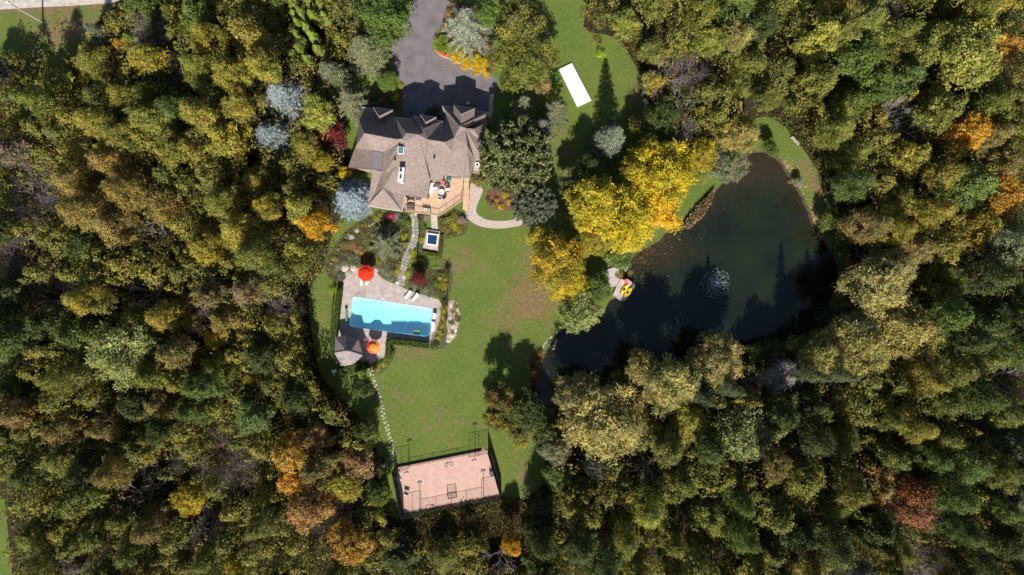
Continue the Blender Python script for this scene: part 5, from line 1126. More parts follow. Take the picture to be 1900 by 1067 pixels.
pal = [  # (px, py, list of (kind, colour, accent), size px, height)
 (60,240,[('broad','olive',.2),('broad','green',.1),('broad','greybrown',.2)],34,12), (60,330,[('broad','olive',.3),('broad','greybrown',.2),('broad','rust',.4)],34,12),
 (200,180,[('broad','gold',.7),('broad','olive',.8),('broad','yellowgreen',.6)],36,12), (330,130,[('broad','gold',.9),('broad','olive',.8)],38,12), (430,90,[('broad','gold',.8),('broad','gold',.9),('broad','olive',.6)],44,12), (500,30,[('broad','dark',.3),('spruce','pineg',.1),('broad','green',.2)],36,10), (380,20,[('broad','green',.3),('spruce','pineb',.1),('broad','olive',.4)],34,10),
 (300,280,[('broad','gold',.9),('broad','olive',.8),('broad','green',.4)],36,12), (430,300,[('broad','gold',.9),('broad','olive',.6)],40,12), (520,330,[('broad','gold',.8),('broad','yellowgreen',.7)],38,11), (450,420,[('broad','gold',.9),('broad','olive',.6)],40,12), (330,420,[('broad','gold',.9),('broad','rust',.8),('broad','olive',.7)],38,12),
 (180,380,[('broad','olive',.5),('broad','green',.3),('broad','rust',.6)],36,12), (80,450,[('broad','greybrown',.3),('broad','dark',.3)],34,11), (200,470,[('broad','gold',.8),('broad','dark',.4),('broad','rust',.8)],36,12), (300,520,[('broad','gold',.9),('broad','rust',.8)],38,12), (430,520,[('broad','rust',.8),('broad','olive',.7),('broad','brown',.5)],36,10), (540,480,[('broad','gold',.8),('broad','rust',.7),('broad','olive',.4)],36,10), (500,620,[('broad','olive',.4),('broad','rust',.6),('broad','dark',.3)],34,9), (570,600,[('broad','olive',.3),('broad','green',.3)],30,8),
 (100,620,[('broad','olive',.4),('broad','green',.3),('broad','dark',.2)],38,13), (50,750,[('broad','rust',.6),('broad','olive',.4),('broad','dark',.2)],38,13), (150,760,[('broad','rust',.7),('broad','olive',.5)],38,13), (250,800,[('broad','rust',.6),('broad','olive',.5),('broad','dark',.4)],38,12), (350,730,[('broad','rust',.5),('broad','green',.3),('broad','olive',.3)],34,11), (450,700,[('broad','olive',.3),('broad','brown',.5),('broad','green',.3)],32,9), (570,720,[('broad','dark',.3),('broad','olive',.3),('broad','brown',.4)],34,9),
 (80,900,[('broad','olive',.5),('broad','rust',.4),('broad','dark',.3)],40,12), (80,1010,[('broad','olive',.4),('broad','greybrown',.3),('broad','green',.2)],40,12), (220,960,[('broad','olive',.4),('broad','dark',.3),('broad','rust',.4)],40,12), (300,1040,[('broad','olive',.4),('broad','rust',.3)],38,11), (480,940,[('broad','rust',.6),('broad','tan',.4),('broad','olive',.4)],34,10), (480,1040,[('broad','olive',.4),('broad','rust',.6),('broad','gold',.5)],34,10), (560,1040,[('broad','olive',.4),('broad','dark',.4)],34,10),
 (760,1040,[('broad','dark',.2),('broad','green',.2),('broad','olive',.3)],30,6), (880,1040,[('broad','olive',.4),('feather','olive',.4),('broad','dark',.2)],30,6), (700,960,[('broad','green',.2)],26,5), (1000,960,[('broad','dark',.2),('broad','green',.3)],38,11), (1060,1030,[('broad','dark',.1),('broad','green',.2)],40,12),
 (1180,940,[('broad','green',.3),('broad','yellowgreen',.3),('broad','olive',.5)],42,12), (1250,1010,[('broad','yellowgreen',.3),('broad','olive',.5)],44,12), (1290,870,[('broad','olive',.5),('broad','rust',.5),('broad','green',.3)],42,12), (1400,930,[('broad','olive',.4),('broad','green',.3),('broad','rust',.4)],44,13), (1500,880,[('broad','olive',.6),('broad','dark',.3),('broad','rust',.5)],44,13), (1500,1000,[('broad','olive',.5),('broad','dark',.3),('broad','gold',.4)],46,13), (1600,1030,[('broad','dark',.3),('feather','greygreen',.2),('broad','olive',.5)],46,13), (1580,770,[('broad','green',.3),('broad','olive',.4),('broad','dark',.2)],42,12), (1480,780,[('broad','dark',.3),('broad','olive',.4)],40,12), (1700,760,[('broad','gold',.7),('broad','rust',.5),('broad','olive',.5)],44,13), (1750,840,[('broad','olive',.5),('broad','gold',.5),('broad','green',.3)],44,13), (1800,960,[('broad','olive',.5),('broad','green',.3),('broad','dark',.2)],44,13), (1860,1040,[('broad','dark',.2),('broad','rust',.4),('broad','olive',.3)],44,13), (1860,860,[('broad','greygreen',.2),('broad','green',.3),('broad','olive',.4)],42,13),
 (1860,720,[('broad','olive',.4),('broad','green',.3)],42,13), (1860,560,[('broad','green',.1),('broad','green',.2),('broad','dark',.1)],46,13), (1860,460,[('broad','green',.1),('broad','greygreen',.1)],46,13), (1760,520,[('broad','olive',.5),('broad','green',.3),('broad','gold',.5)],42,13), (1720,420,[('broad','olive',.5),('broad','gold',.6),('broad','rust',.5)],42,13), (1620,400,[('broad','gold',.7),('broad','olive',.5),('broad','rust',.6)],40,12), (1600,330,[('broad','rust',.6),('broad','green',.3),('broad','olive',.5)],38,12), (1720,300,[('broad','olive',.5),('broad','gold',.5),('broad','green',.3)],42,13), (1860,280,[('broad','olive',.4),('broad','dark',.3),('broad','rust',.4)],42,13), (1840,190,[('broad','green',.2),('spruce','greygreen',.1),('broad','olive',.3)],42,13),
 (1560,230,[('broad','gold',.6),('broad','olive',.5)],44,13), (1640,120,[('broad','olive',.5),('broad','green',.3)],42,13), (1560,60,[('broad','gold',.6),('broad','olive',.4),('broad','yellowgreen',.3)],42,13), (1720,20,[('broad','olive',.4),('broad','dark',.3),('spruce','greygreen',.1)],42,13), (1850,30,[('broad','gold',.6),('broad','olive',.4)],42,13), (1460,60,[('broad','yellowgreen',.6),('broad','olive',.5),('broad','dark',.2)],40,12), (1460,160,[('broad','gold',.5),('broad','olive',.5)],42,12), (1380,120,[('feather','paleolive',.4),('broad','olive',.4)],42,12), (1300,60,[('broad','olive',.5),('broad','green',.3),('feather','yellowgreen',.4)],40,12), (1200,40,[('broad','olive',.4),('broad','green',.3)],36,11), (1240,110,[('broad','olive',.4),('feather','greygreen',.4)],34,10), (1300,190,[('feather','yellowgreen',.4),('broad','gold',.5)],34,10), (1230,180,[('broad','gold',.7),('broad','olive',.3)],28,8), (1110,20,[('broad','green',.2),('spruce','greygreen',.1)],26,8),
 (600,80,[('spruce','pineg',.1),('broad','dark',.2)],26,8), (640,25,[('broad','green',.3),('broad','olive',.3)],34,10), (1150,420,[('feather','yellowolive',.4)],34,9), (1010,400,[('broad','dark',.1)],20,5), (1190,240,[('broad','dark',.1),('broad','brown',.2)],30,8), (1460,740,[('broad','dark',.2)],34,10), (1560,500,[('broad','dark',.2),('broad','green',.2)],34,9)]
names_c = dict(olive='olive', gold='gold-olive', green='mid green', dark='dark green', greybrown='grey-brown', rust='rusty olive', brown='brownish', tan='tan', yellowgreen='yellow-green', pineg='dark green', pineb='bluish green', greygreen='grey-green', paleolive='pale olive', yellowolive='yellow-olive')
def blocked(x, y, r):
    k = .8; xs = [x, x + r * k, x - r * k, x, x]; ys = [y, y, y, y + r * k, y - r * k]
    for po in OPEN:
        if inside_np(xs, ys, po).any(): return True
    return False
rs_ = np.random.RandomState(21); cand = rs_.uniform((-70, -70), (1970, 1150), (9000, 2)); fill = []
for x, y in cand:
    j = min(range(len(pal)), key=lambda k: (pal[k][0] - x) ** 2 + (pal[k][1] - y) ** 2); s = pal[j][3]
    r = s * rT.uniform(.72, 1.2)
    if not (-22 < x < 1922 and -22 < y < 1095): continue
    if blocked(x, y, r): continue
    if any((x - a) ** 2 + (y - b) ** 2 < (.66 * (q + r)) ** 2 for a, b, q in placed): continue
    if any((x - a) ** 2 + (y - b) ** 2 < (.62 * (q + r)) ** 2 for a, b, q, *_ in fill): continue
    fill.append((x, y, r, j))
print('fill trees', len(fill), 'named', len(placed))
ONES = 'zero one two three four five six seven eight nine ten eleven twelve thirteen fourteen fifteen sixteen seventeen eighteen nineteen'.split()
def words_(n):
    if n < 20: return ONES[n]
    tn = 'twenty thirty forty fifty sixty seventy eighty ninety hundred'.split()[n // 10 - 2]
    return tn if n % 10 == 0 else tn + '-' + ONES[n % 10]
LOW = [(525,176),(503,250),(650,366),(612,250),(182,62),(572,40),(1135,256),(60,60),(120,60),(190,40),(588,205)]
fill.sort(key=lambda f: -f[2]); extra = fill[205:]; fill = fill[:205]
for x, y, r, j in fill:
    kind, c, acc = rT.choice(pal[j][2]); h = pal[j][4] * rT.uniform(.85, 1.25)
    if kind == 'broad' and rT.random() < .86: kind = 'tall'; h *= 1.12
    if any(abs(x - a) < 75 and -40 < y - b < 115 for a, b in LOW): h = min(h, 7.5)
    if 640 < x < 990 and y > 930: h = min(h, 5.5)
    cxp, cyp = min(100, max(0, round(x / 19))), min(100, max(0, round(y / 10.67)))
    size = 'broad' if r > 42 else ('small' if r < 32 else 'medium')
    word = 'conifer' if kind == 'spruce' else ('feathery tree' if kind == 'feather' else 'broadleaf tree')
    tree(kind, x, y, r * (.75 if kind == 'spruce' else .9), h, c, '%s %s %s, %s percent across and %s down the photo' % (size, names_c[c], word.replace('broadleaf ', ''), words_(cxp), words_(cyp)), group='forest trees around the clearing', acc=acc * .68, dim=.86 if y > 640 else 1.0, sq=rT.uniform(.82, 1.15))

# young trees filling in between the big ones: beyond the limit for single objects
rs = np.random.RandomState(5); C = []; N = []; cl = []; q_ = []
for x, y in rs.uniform((-30, -30), (1930, 1110), (5200, 2)):
    if blocked(x, y, 14) or (690 < x < 985 and 900 < y < 1012): continue
    if any((x - a) ** 2 + (y - b) ** 2 < 15 ** 2 for a, b in q_) or any((x - a) ** 2 + (y - b) ** 2 < (q * .85 + 6) ** 2 for a, b, q in placed): continue
    q_.append((x, y)); hh = rs.uniform(6, 11.5)
    if (640 < x < 990 and y > 930) or any(abs(x - a) < 70 and -40 < y - b < 100 for a, b in LOW): hh = rs.uniform(2.5, 4.5)
    p = P(x, y, hh * .8); r = rs.uniform(1.0, 2.1); m = 230; u = rs.uniform(0, 1, m); a = rs.uniform(0, 6.283, m)
    e = r * np.clip(1 - u ** 2, .04, 1) ** .8 * rs.uniform(.6, 1.1, m) * (1 + .25 * np.sin(3 * a + x) ) 
    C.append(np.stack([p[0] + e * np.cos(a), p[1] + e * np.sin(a), hh * (.35 + .65 * u)], 1)); N.append(np.stack([np.cos(a) * .7, np.sin(a) * .7, .3 + u], 1)); cl.append(np.clip(rs.normal(rs.uniform(), .1, m), 0, 1))
for x, y, r_, j in extra:
    hh = pal[j][4] * rs.uniform(.85, 1.1)
    if (640 < x < 990 and y > 930) or any(abs(x - a) < 75 and -40 < y - b < 115 for a, b in LOW): hh = rs.uniform(4, 6)
    p = P(x, y, hh * .66); r = r_ * .1 * (H - hh * .75) / H; m = 130; K = 9; u = rs.uniform(0, 1, m) ** .8; a = rs.uniform(0, 6.283, m); lob = 1 + .22 * np.sin(3 * a + x) + .15 * np.sin(5 * a + 6 * u)
    e = r * np.clip(1 - u ** 2.2, .04, 1) ** .75 * rs.uniform(.6, 1.1, m) * lob; tone = rs.uniform()
    c_ = np.stack([p[0] + e * np.cos(a), p[1] + e * np.sin(a), hh * (.25 + .75 * u)], 1); C.append(np.repeat(c_, K, 0) + rs.normal(0, .2, (m * K, 3)))
    N.append(np.repeat(np.stack([np.cos(a) * .7, np.sin(a) * .7, .3 + u], 1), K, 0)); cl.append(np.clip(np.repeat(rs.normal(tone, .12, m), K), 0, 1))
C = np.concatenate(C); keep = ~inside_np(C[:, 0], C[:, 1], [tuple(q) for q in LAWN]); keep &= ~inside_np(C[:, 0], C[:, 1], POND)
o = link('young_trees', leafmesh('young_trees', C[keep], np.concatenate(N)[keep], .18, rs, 1.4, np.concatenate(cl)[keep])); o.color = (.160, .175, .04, .6); o['kind'] = 'stuff'; print('young', len(q_))
# undergrowth between the trunks: too many to count
rs = np.random.RandomState(77); C = []; N = []; cl = []
pts = rs.uniform((-40, -40), (1940, 1110), (8500, 2)); ok = np.ones(len(pts), bool)
for po in OPEN: ok &= ~inside_np(pts[:, 0], pts[:, 1], po)
ok &= ~((pts[:, 0] > 690) & (pts[:, 0] < 990) & (pts[:, 1] > 900) & (pts[:, 1] < 1045)); pts = pts[ok]; m = 26
for x, y in pts[:6000]:
    zc = rs.uniform(.3, 6.0); p = P(x, y, zc); r = rs.uniform(.5, 1.5); e = sph(rs, m); e[:, 2] = np.abs(e[:, 2]) * .7
    C.append(np.array(p) + e * r); N.append(e + (0, 0, .6)); cl.append(np.full(m, rs.uniform()))
C = np.concatenate(C); keep = ~inside_np(C[:, 0], C[:, 1], [tuple(q) for q in LAWN]) ; keep &= ~inside_np(C[:, 0], C[:, 1], POND)
me = leafmesh('undergrowth', C[keep], np.concatenate(N)[keep], .21, rs, 1.3, np.concatenate(cl)[keep]); o = link('undergrowth', me); o.color = (.15, .15, .042, .7); o['kind'] = 'stuff'

# weeds and low brush along the wood edge of the lawns
rs = np.random.RandomState(91); C = []; cl = []
LA = np.array(LAWN)
for a, b in zip(LA, np.roll(LA, -1, 0)):
    d = b - a; L_ = np.linalg.norm(d) + 1e-6; nn = np.array((d[1], -d[0])) / L_; m = int(L_ * 9)
    for _ in range(m):
        q = a + d * rs.uniform() + nn * rs.uniform(-.45, 4.2) * (1 if rs.uniform() < .97 else -1); C.append((q[0], q[1], rs.uniform(.05, 1.3))); cl.append(rs.uniform())
C = np.array(C); cl = np.array(cl); cpx = C[:, 0] / .1 + 950; cpy = 533.5 - C[:, 1] / .1
ins = inside_np(C[:, 0], C[:, 1], [tuple(q) for q in LAWN]); deep = pdist(C[:, :2], [tuple(q) for q in LAWN])
k = (~ins | (deep < .6)) & ~inside_np(C[:, 0], C[:, 1], POND) & (pdist(C[:, :2], POND) > .8) & ~((cpx > 630) & (cpx < 910) & (cpy < 260)) & ~((cpx > 740) & (cpx < 935) & (cpy > 825))
C = np.repeat(C[k], 12, 0); cl = np.repeat(cl[k], 12); C = C + rs.normal(0, .24, C.shape) * (1, 1, .6); C[:, 2] = np.abs(C[:, 2])
o = link('wood_edge_brush', leafmesh('wood_edge_brush', C, np.tile((0, 0, .7), (len(C), 1)), .13, rs, 1.4, cl, None, None, .6, cl)); o.color = (.15, .165, .045, .6); o['kind'] = 'stuff'

# shrubs and garden plants ------------------------------------------------
def shrub(px, py, r, color, label, h=None, cat='shrub', group=None, acc=.2, name='shrub'):
    s = r * .1; h = h or s * 1.2; p = P(px, py, h * .5); o = link(name, rT.choice(SHRUB)); o.location = (p.x, p.y, .02); o.scale = (s, s, h / 1.75); o.rotation_euler = (0, 0, rT.uniform(0, 6)); o.color = (*vary(COL[color] if isinstance(color, str) else color), acc)
    return tag(o, label, cat, group)
G = 'garden shrubs'
for a, b, r, c, l, h in (
 (811, 78, 9, 'bright', 'bright green shrub at the tip of the driveway island', 1.4), (822, 74, 9, 'bright', 'bright green shrub, middle of the island trio', 1.6), (833, 88, 10, 'bright', 'bright green shrub next to the yellow island shrubs', 1.5), (818, 90, 8, 'bright', 'bright green shrub above the pumpkins', 1.2),
 (733, 180, 8, 'limeyellow', 'lime yellow shrub in the bed above the house', 1.0), (737, 178, 6, 'limeyellow', 'small lime yellow shrub beside the larger lime one', .8), (708, 188, 7, 'tan', 'small tan round shrub in the shaded front bed', .8), (722, 190, 9, 'green', 'dark green shrub in the shaded front bed', 1.0), (700, 182, 9, 'green', 'green shrub at the left end of the front bed', 1.0),
 (805, 208, 12, 'dark', 'dark green shrub between the front door and garage', 1.6), (796, 212, 9, 'dark', 'dark shrub right of the round paving', 1.4), (744, 160, 5, 'limeyellow', 'tiny pale shrub by the driveway edge wall', .7),
 (889, 333, 14, 'rust', 'round green and orange shrub beside the porch walkway', 1.8), (1116, 101, 8, 'lime', 'single lime green bush on the right lawn', 1.4), (1108, 72, 6, 'rust', 'small rusty bush at the top of the right lawn', 1.0), (1113, 78, 5, 'dark', 'small dark bush at the top of the right lawn', .8),
 (922, 371, 5, 'orange', 'round orange shrub in the kidney bed, upper left', .7), (945, 375, 6, 'yellow', 'yellow shrub in the kidney bed, rightmost', .8), (930, 384, 6, 'yellow', 'yellow shrub in the kidney bed, lowest', .8), (914, 380, 5, 'rust', 'rusty shrub in the kidney bed, leftmost', .7), (938, 362, 6, 'limeyellow', 'lime shrub at the top of the kidney bed', .8), (906, 372, 5, 'pineb', 'grey leafy plant at the left tip of the kidney bed', .7),
 (724, 404, 9, 'pinkp', 'magenta flowering shrub below the house corner', .9), (735, 403, 8, 'purplegrey', 'grey leafy plant beside the magenta shrub', .8), (716, 412, 8, 'dark', 'dark shrub left of the magenta one', .9), (748, 408, 9, 'green', 'green shrub left of the flagstone path top', 1.1), (756, 415, 7, 'green', 'green shrub touching the flagstone path top', .9), (700, 404, 8, 'yellowgreen', 'yellow-green shrub at the house corner', .9), (740, 418, 9, 'dark', 'dark shrub above the grey conifer', 1),
 (782, 410, 9, 'green', 'green shrub right of the flagstone path top', 1.0), (790, 405, 7, 'purplegrey', 'pale lilac plant right of the flagstone path', .8), (784, 425, 7, 'green', 'green shrub left of the hot tub', .9), (783, 445, 6, 'limeyellow', 'lime shrub at the left side of the hot tub', .7), (766, 470, 7, 'limeyellow', 'lime shrub right of the flagstone path middle', .8), (770, 482, 7, 'yellowgreen', 'yellow-green shrub below the middle of the path', .8), (749, 440, 7, 'limeyellow', 'lime shrub left of the flagstone path', .8), (753, 455, 7, 'yellowgreen', 'yellow-green shrub right of the grey conifer', .8), (737, 506, 6, 'limeyellow', 'lime shrub at the lower left of the path', .6), (756, 508, 6, 'limeyellow', 'lime shrub left of the crimson maple', .6), (740, 492, 7, 'gold', 'golden shrub left of the path bend', .7),
 (785, 494, 12, 'dark', 'dark round shrub in the shade of the crimson maple', 1.2), (831, 505, 9, 'dark', 'dark round bush on the lawn right of the crimson maple', 1.6), (765, 531, 9, 'greygreen', 'grey spreading plant below the crimson maple', .6), (795, 540, 11, 'greygreen', 'grey spreading plant right of the upper loungers', .7), (808, 525, 8, 'green', 'green shrub right of the crimson maple', 1.0), (820, 515, 9, 'yellowgreen', 'yellow-green shrub in the right pool bed, topmost', 1.0), (822, 530, 9, 'yellowolive', 'yellow-olive shrub in the right pool bed, second from top', 1.0), (818, 545, 8, 'green', 'green shrub in the right pool bed above the fence gap', 1.0), (824, 560, 7, 'dark', 'dark shrub at the corner of the patio', 1.0),
 (824, 575, 8, 'yellowolive', 'yellow shrub in the strip right of the pool, topmost', .9), (823, 588, 8, 'gold', 'gold shrub in the strip right of the pool, second', .9), (821, 602, 8, 'yellowolive', 'yellow shrub in the strip right of the pool, third', .9), (817, 616, 8, 'yellowolive', 'yellow shrub in the strip right of the pool, fourth', .9), (812, 628, 8, 'gold', 'gold shrub in the strip right of the pool, fifth', .9), (807, 637, 8, 'dark', 'dark shrub at the lower right pool corner', 1.0), (800, 644, 6, 'green', 'green shrub at the end of the pool hedge', .8),
 (628, 498, 10, 'greygreen', 'grey-green spreading juniper left of the umbrella rocks', .6), (640, 488, 10, 'greygreen', 'grey-green juniper above the umbrella rocks', .6), (655, 482, 11, 'greygreen', 'grey-green juniper above the red umbrella', .6), (632, 512, 8, 'greygreen', 'grey-green juniper at the patio tip', .6), (713, 500, 12, 'greygreen', 'grey-green juniper right of the red umbrella', .6), (728, 512, 11, 'greygreen', 'grey-green juniper left of the path foot', .5), (700, 485, 9, 'gold', 'golden low shrub below the grey conifer', .6), (618, 538, 8, 'lime', 'lime green shrub at the upper end of the iron fence', 1.0), (622, 480, 8, 'rust', 'rusty shrub in the rockery left edge', .7), (652, 455, 9, 'tan', 'tan shrub in the brown rockery', .6), (640, 455, 8, 'rust', 'rusty shrub in the brown rockery', .7), (665, 465, 8, 'tan', 'tan low shrub left of the grey conifer', .5),
 (722, 662, 7, 'green', 'green shrub right of the orange umbrella', .8), (713, 674, 7, 'limeyellow', 'lime grassy plant below the orange umbrella', .5), (700, 684, 7, 'limeyellow', 'lime grassy plant at the start of the stepping stones', .5), (705, 672, 6, 'green', 'green shrub at the bottom of the pool patio', .7), (728, 655, 6, 'green', 'green shrub by the short black gate', .8),
 (835, 415, 13, 'gold', 'gold and orange shrub below the deck corner', 1.2), (850, 420, 11, 'yellowolive', 'yellow shrub below the deck railing', 1.1), (828, 425, 9, 'rust', 'rusty shrub right of the hot tub path', .9), (858, 408, 11, 'purplegrey', 'grey leafless shrub below the deck stairs', 1.2), (843, 403, 9, 'gold', 'gold shrub under the deck corner', 1.0), (820, 412, 8, 'green', 'green shrub beside the hot tub path', .9),
 (842, 580, 5, 'gold', 'small gold shrub in the upper part of the gravel strip', .5), (838, 598, 5, 'green', 'small green shrub in the middle of the gravel strip', .5), (845, 570, 5, 'yellowgreen', 'yellow-green shrub at the top of the gravel strip', .5), (840, 617, 4, 'rust', 'rusty tuft in the lower part of the gravel strip', .4), (847, 588, 4, 'rust', 'rusty tuft on the outer edge of the gravel strip', .4),
 (704, 858, 8, 'rust', 'rusty shrub left of the stepping stones near the court', .9), (717, 850, 6, 'brown', 'dark brown shrub next to the stepping stones', .8), (712, 855, 6, 'dark', 'dark shrub between the rusty and brown ones', .8),
 (967, 658, 7, 'rust', 'small rusty bush on the lawn left of the pond tip', 1.0), (995, 672, 8, 'rust', 'rusty bush at the left pond tip', 1.0), (990, 690, 9, 'rust', 'rusty bush below the left pond tip', 1.0), (1002, 655, 6, 'rust', 'reddish bush on the pond edging', .8), (1150, 510, 7, 'gold', 'gold shrub between the two dock walkways', .9), (1168, 505, 7, 'rust', 'brown reeds at the dock gangway', .8), (1167, 474, 6, 'palespruce', 'pale white-green shrub on the shore above the dock', 1.0),
 (1525, 355, 5, 'tan', 'tan tuft on the pond-side grass', .5), (1466, 338, 4, 'gold', 'small gold tuft on the right pond shore', .4)):
    if c == 'pinkp': c = (.42, .05, .14)
    shrub(a, b, r, c, l, h, group=G)
# yellow island shrubs
for i in range(46):
    a = rT.uniform(836, 908); b = 107 + (a - 834) * .5 - rT.uniform(0, 26)
    shrub(a, b, rT.uniform(5, 8.5), rT.choice([(.62, .42, .02), (.55, .42, .03), (.5, .33, .03)]), 'golden yellow shrub in the dense mass along the lower edge of the driveway island', .9, group='golden island shrubs', acc=.1)
# hedges
def hedge(label, pts, w_, h, color=(.10, .15, .025)):
    W = [P(a, b, h * .8) for a, b in pts]; t = link('hedge', None); tag(t, label, 'hedge'); t.location = (W[0].x, W[0].y, 0); MAT[t.name] = Matrix.Translation(t.location)
    rs = np.random.RandomState(int(W[0].x * 10) % 999); C = []; N = []; mb = MB()
    for a, b in zip(W, W[1:]):
        d = (b - a); d.z = 0; L_ = d.length; d.normalize(); s = Vector((-d.y, d.x, 0)); m = (a + b) / 2
        mb.box((m.x, m.y, h * .46), (L_ + w_ * .7, w_ * .86, h * .92), math.atan2(d.y, d.x)); n = int((w_ + 2 * h) * (L_ + w_) * 75)
        x = rs.uniform(-w_ / 2, L_ + w_ / 2, n); f = rs.uniform(0, w_ + 2 * h, n)
        o_ = np.where(f < h, -w_ / 2, np.where(f > h + w_, w_ / 2, f - h - w_ / 2)); z = np.where(f < h, f, np.where(f > h + w_, w_ + 2 * h - f, h)); 
        nx = np.where(f < h, -1, np.where(f > h + w_, 1, 0)); nz = np.where((f >= h) & (f <= h + w_), 1, 0)
        o_ = o_ + rs.normal(0, .03, n); z = z + rs.normal(0, .03, n)
        C.append(np.stack([a.x + d.x * x + s.x * o_, a.y + d.y * x + s.y * o_, z], 1)); N.append(np.stack([s.x * nx, s.y * nx, nz + .01], 1))
    part('core', mb, M['hedgecore'], t, True)
    C = np.concatenate(C) - np.array(t.location); me = leafmesh('foliage', C, np.concatenate(N).astype(float), .085, rs, 1.3); o = link('foliage', me, t); o.color = (*color, .2)
M['hedgecore'] = simple('hedge_core', (.02, .03, .01), .9, .1)
hedge('tall clipped hedge along the left side of the pool patio', [(629,540),(624,580),(621,615),(617,652)], .85, 1.6)
hedge('long clipped hedge along the bottom edge of the pool', [(727,634),(760,637),(791,641)], 1.0, 1.6)
hedge('short clipped hedge block right of the orange umbrella', [(721,637),(720,655)], 1.0, 1.5)
hedge('clipped hedge below the pool cabana', [(631,690),(655,684),(679,678)], 1.3, 1.0)
hedge('low L-shaped hedge around the hot tub', [(786,469),(816,474),(820,438)], .65, .8, (.15,.17,.02))
# dry meadow below the court and reed tufts: blades
def blades(name, poly, n, h, color, seed, z0=0.0):
    rs = np.random.RandomState(seed); A = np.array(poly); lo, hi = A.min(0), A.max(0); p = rs.uniform(lo, hi, (n * 3, 2)); p = p[inside_np(p[:, 0], p[:, 1], poly)][:n]; n = len(p)
    C = np.concatenate([p, z0 + h * rs.uniform(.2, .7, (n, 1))], 1); Nn = np.stack([rs.normal(0, 1, n), rs.normal(0, 1, n), rs.uniform(0, 1, n)], 1)
    me = leafmesh(name, C, Nn, h * .5, rs, 4.0, None, np.tile((0, .1, 1.), (n, 1)) + rs.normal(0, .5, (n, 3))); o = link(name, me); o.color = (*color, .6); o['kind'] = 'stuff'
blades('dry_meadow_grass', px_poly([(735,965),(760,962),(850,945),(930,925),(975,930),(990,960),(960,985),(850,1010),(740,1020),(690,990)]), 15000, .8, (.17, .155, .06), 4)
blades('tall_weeds', px_poly([(748,955),(925,921),(935,926),(930,934),(850,950),(755,967)]), 3000, .6, (.09, .12, .03), 5)
blades('pond_reeds', px_poly([(1283,395),(1310,365),(1325,350),(1318,375),(1300,405),(1275,425),(1265,420)]), 2500, .9, (.30, .25, .15), 6)
blades('shore_reeds', px_poly([(985,660),(1008,650),(1002,690),(1000,710),(982,712)]), 1500, .7, (.30, .17, .09), 7)
blades('wood_edge_weeds', px_poly([(1140,70),(1180,110),(1205,170),(1215,150),(1190,90),(1150,50)]), 3000, .9, (.14, .14, .04), 8)
blades('bank_weeds', px_poly([(1440,218),(1500,285),(1548,360),(1575,430),(1590,430),(1560,350),(1510,275),(1450,205)]), 4000, .8, (.12, .14, .04), 9)
def cover(name, polys, n, color, acc, seed, z=.32, sz=.085):
    rs = np.random.RandomState(seed); C = []; cl = []
    for po, w_ in polys:
        A = np.array(po); m = int(n * w_ / 7); q = rs.uniform(A.min(0), A.max(0), (m, 2)); q = q[inside_np(q[:, 0], q[:, 1], po)]
        hgt = rs.uniform(.03, z, len(q)); k = rs.uniform(0, 1, len(q))
        C.append(np.repeat(np.concatenate([q, hgt[:, None]], 1), 7, 0) + rs.normal(0, .13, (len(q) * 7, 3)) * (1, 1, .4)); cl.append(np.repeat(k, 7))
    C = np.concatenate(C); C[:, 2] = np.abs(C[:, 2]); cl = np.concatenate(cl); o = link(name, leafmesh(name, C, np.tile((0, 0, .8), (len(C), 1)), sz, rs, 1.4, cl, None, None, .6, cl)); o.color = (*color, acc); o['kind'] = 'stuff'
cover('ground_cover', [(px_poly([(606,500),(615,474),(640,434),(655,424),(700,399),(755,402),(757,440),(742,478),(735,520),(708,508),(694,494),(664,490),(648,500),(628,526),(615,518)]), 1.3), (px_poly([(778,398),(788,406),(784,440),(776,470),(764,500),(762,530),(785,542),(815,550),(822,530),(832,505),(800,503),(780,490)]), .6), (px_poly([(814,410),(830,402),(864,404),(864,428),(845,438),(817,438)]), .5), (px_poly([(822,560),(828,562),(827,600),(815,640),(802,648),(812,620),(820,590)]), .4)], 22000, (.15, .16, .05), .5, 31)
cover('island_ground_cover', [(px_poly([(810,60),(840,10),(895,30),(912,125),(880,126),(836,104),(812,94)]), 1.0)], 9000, (.26, .24, .04), .4, 33)
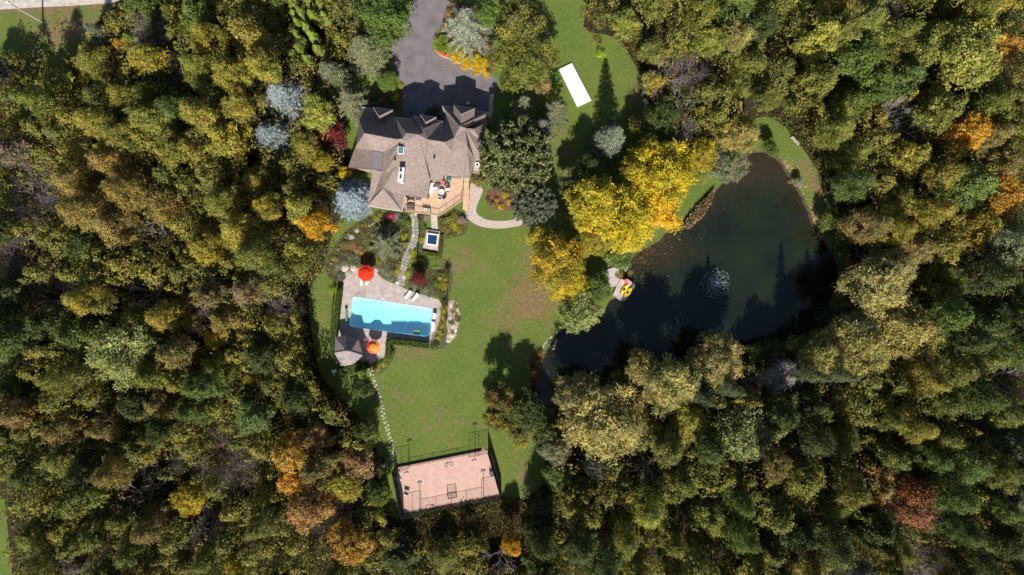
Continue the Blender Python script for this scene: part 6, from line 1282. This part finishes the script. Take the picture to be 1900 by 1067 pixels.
# floating and fallen leaves
def litter(name, fn, n, z, size, color, acc, seed, poly=None, notin=None):
    rs = np.random.RandomState(seed); p = fn(rs, n * 3)
    k = np.ones(len(p), bool)
    if poly is not None: k &= inside_np(p[:, 0], p[:, 1], poly)
    if notin is not None: k &= ~inside_np(p[:, 0], p[:, 1], notin)
    p = p[k][:n]; C = np.concatenate([p, np.full((len(p), 1), z) + rs.uniform(0, .01, (len(p), 1))], 1)
    o = link(name, leafmesh(name, C, np.tile((0, 0, 1.), (len(C), 1)), size, rs, 1.2, None, None, None, .08)); o.color = (*color, acc); o['kind'] = 'stuff'
def cloud(lst):
    def f(rs, n):
        out = []
        for a, b, sx, sy, w_ in lst: c = P(a, b); m = int(n * w_); out.append(np.stack([rs.normal(c.x, sx * .1, m), rs.normal(c.y, sy * .1, m)], 1))
        q = np.concatenate(out); return q[rs.permutation(len(q))]
    return f
litter('floating_leaves', cloud([(1240, 450, 40, 35, .3), (1340, 390, 60, 40, .2), (1400, 300, 40, 25, .15), (1480, 400, 30, 60, .12), (1200, 500, 30, 40, .13), (1530, 480, 20, 50, .06), (1300, 500, 150, 90, .04)]), 1500, -.235, .033, (.18, .15, .06), .6, 1, Wp)
litter('pale_bank_pebbles', cloud([(1510, 400, 4, 14, .4), (1480, 345, 8, 16, .3), (1455, 312, 8, 10, .3)]), 400, .03, .12, (.42, .30, .17), .3, 2, None, POND)
litter('driveway_leaves', cloud([(740, 90, 10, 40, .4), (820, 70, 10, 40, .2), (860, 125, 30, 8, .4)]), 500, .042, .05, (.30, .20, .05), .5, 12, px_poly(drive), None)
litter('scattered_lawn_leaves', cloud([(900, 600, 120, 150, .6), (620, 600, 20, 60, .2), (1100, 200, 40, 80, .2)]), 1500, .03, .045, (.30, .20, .06), .5, 13, LAWN, POND)
litter('fallen_leaves', cloud([(1160, 440, 50, 40, .3), (1000, 560, 40, 60, .2), (990, 500, 40, 50, .15), (900, 830, 30, 40, .1), (1080, 300, 50, 40, .1), (620, 600, 20, 80, .05), (1185, 190, 18, 40, .1)]), 4500, .03, .07, (.38, .24, .05), .6, 3, LAWN, None)
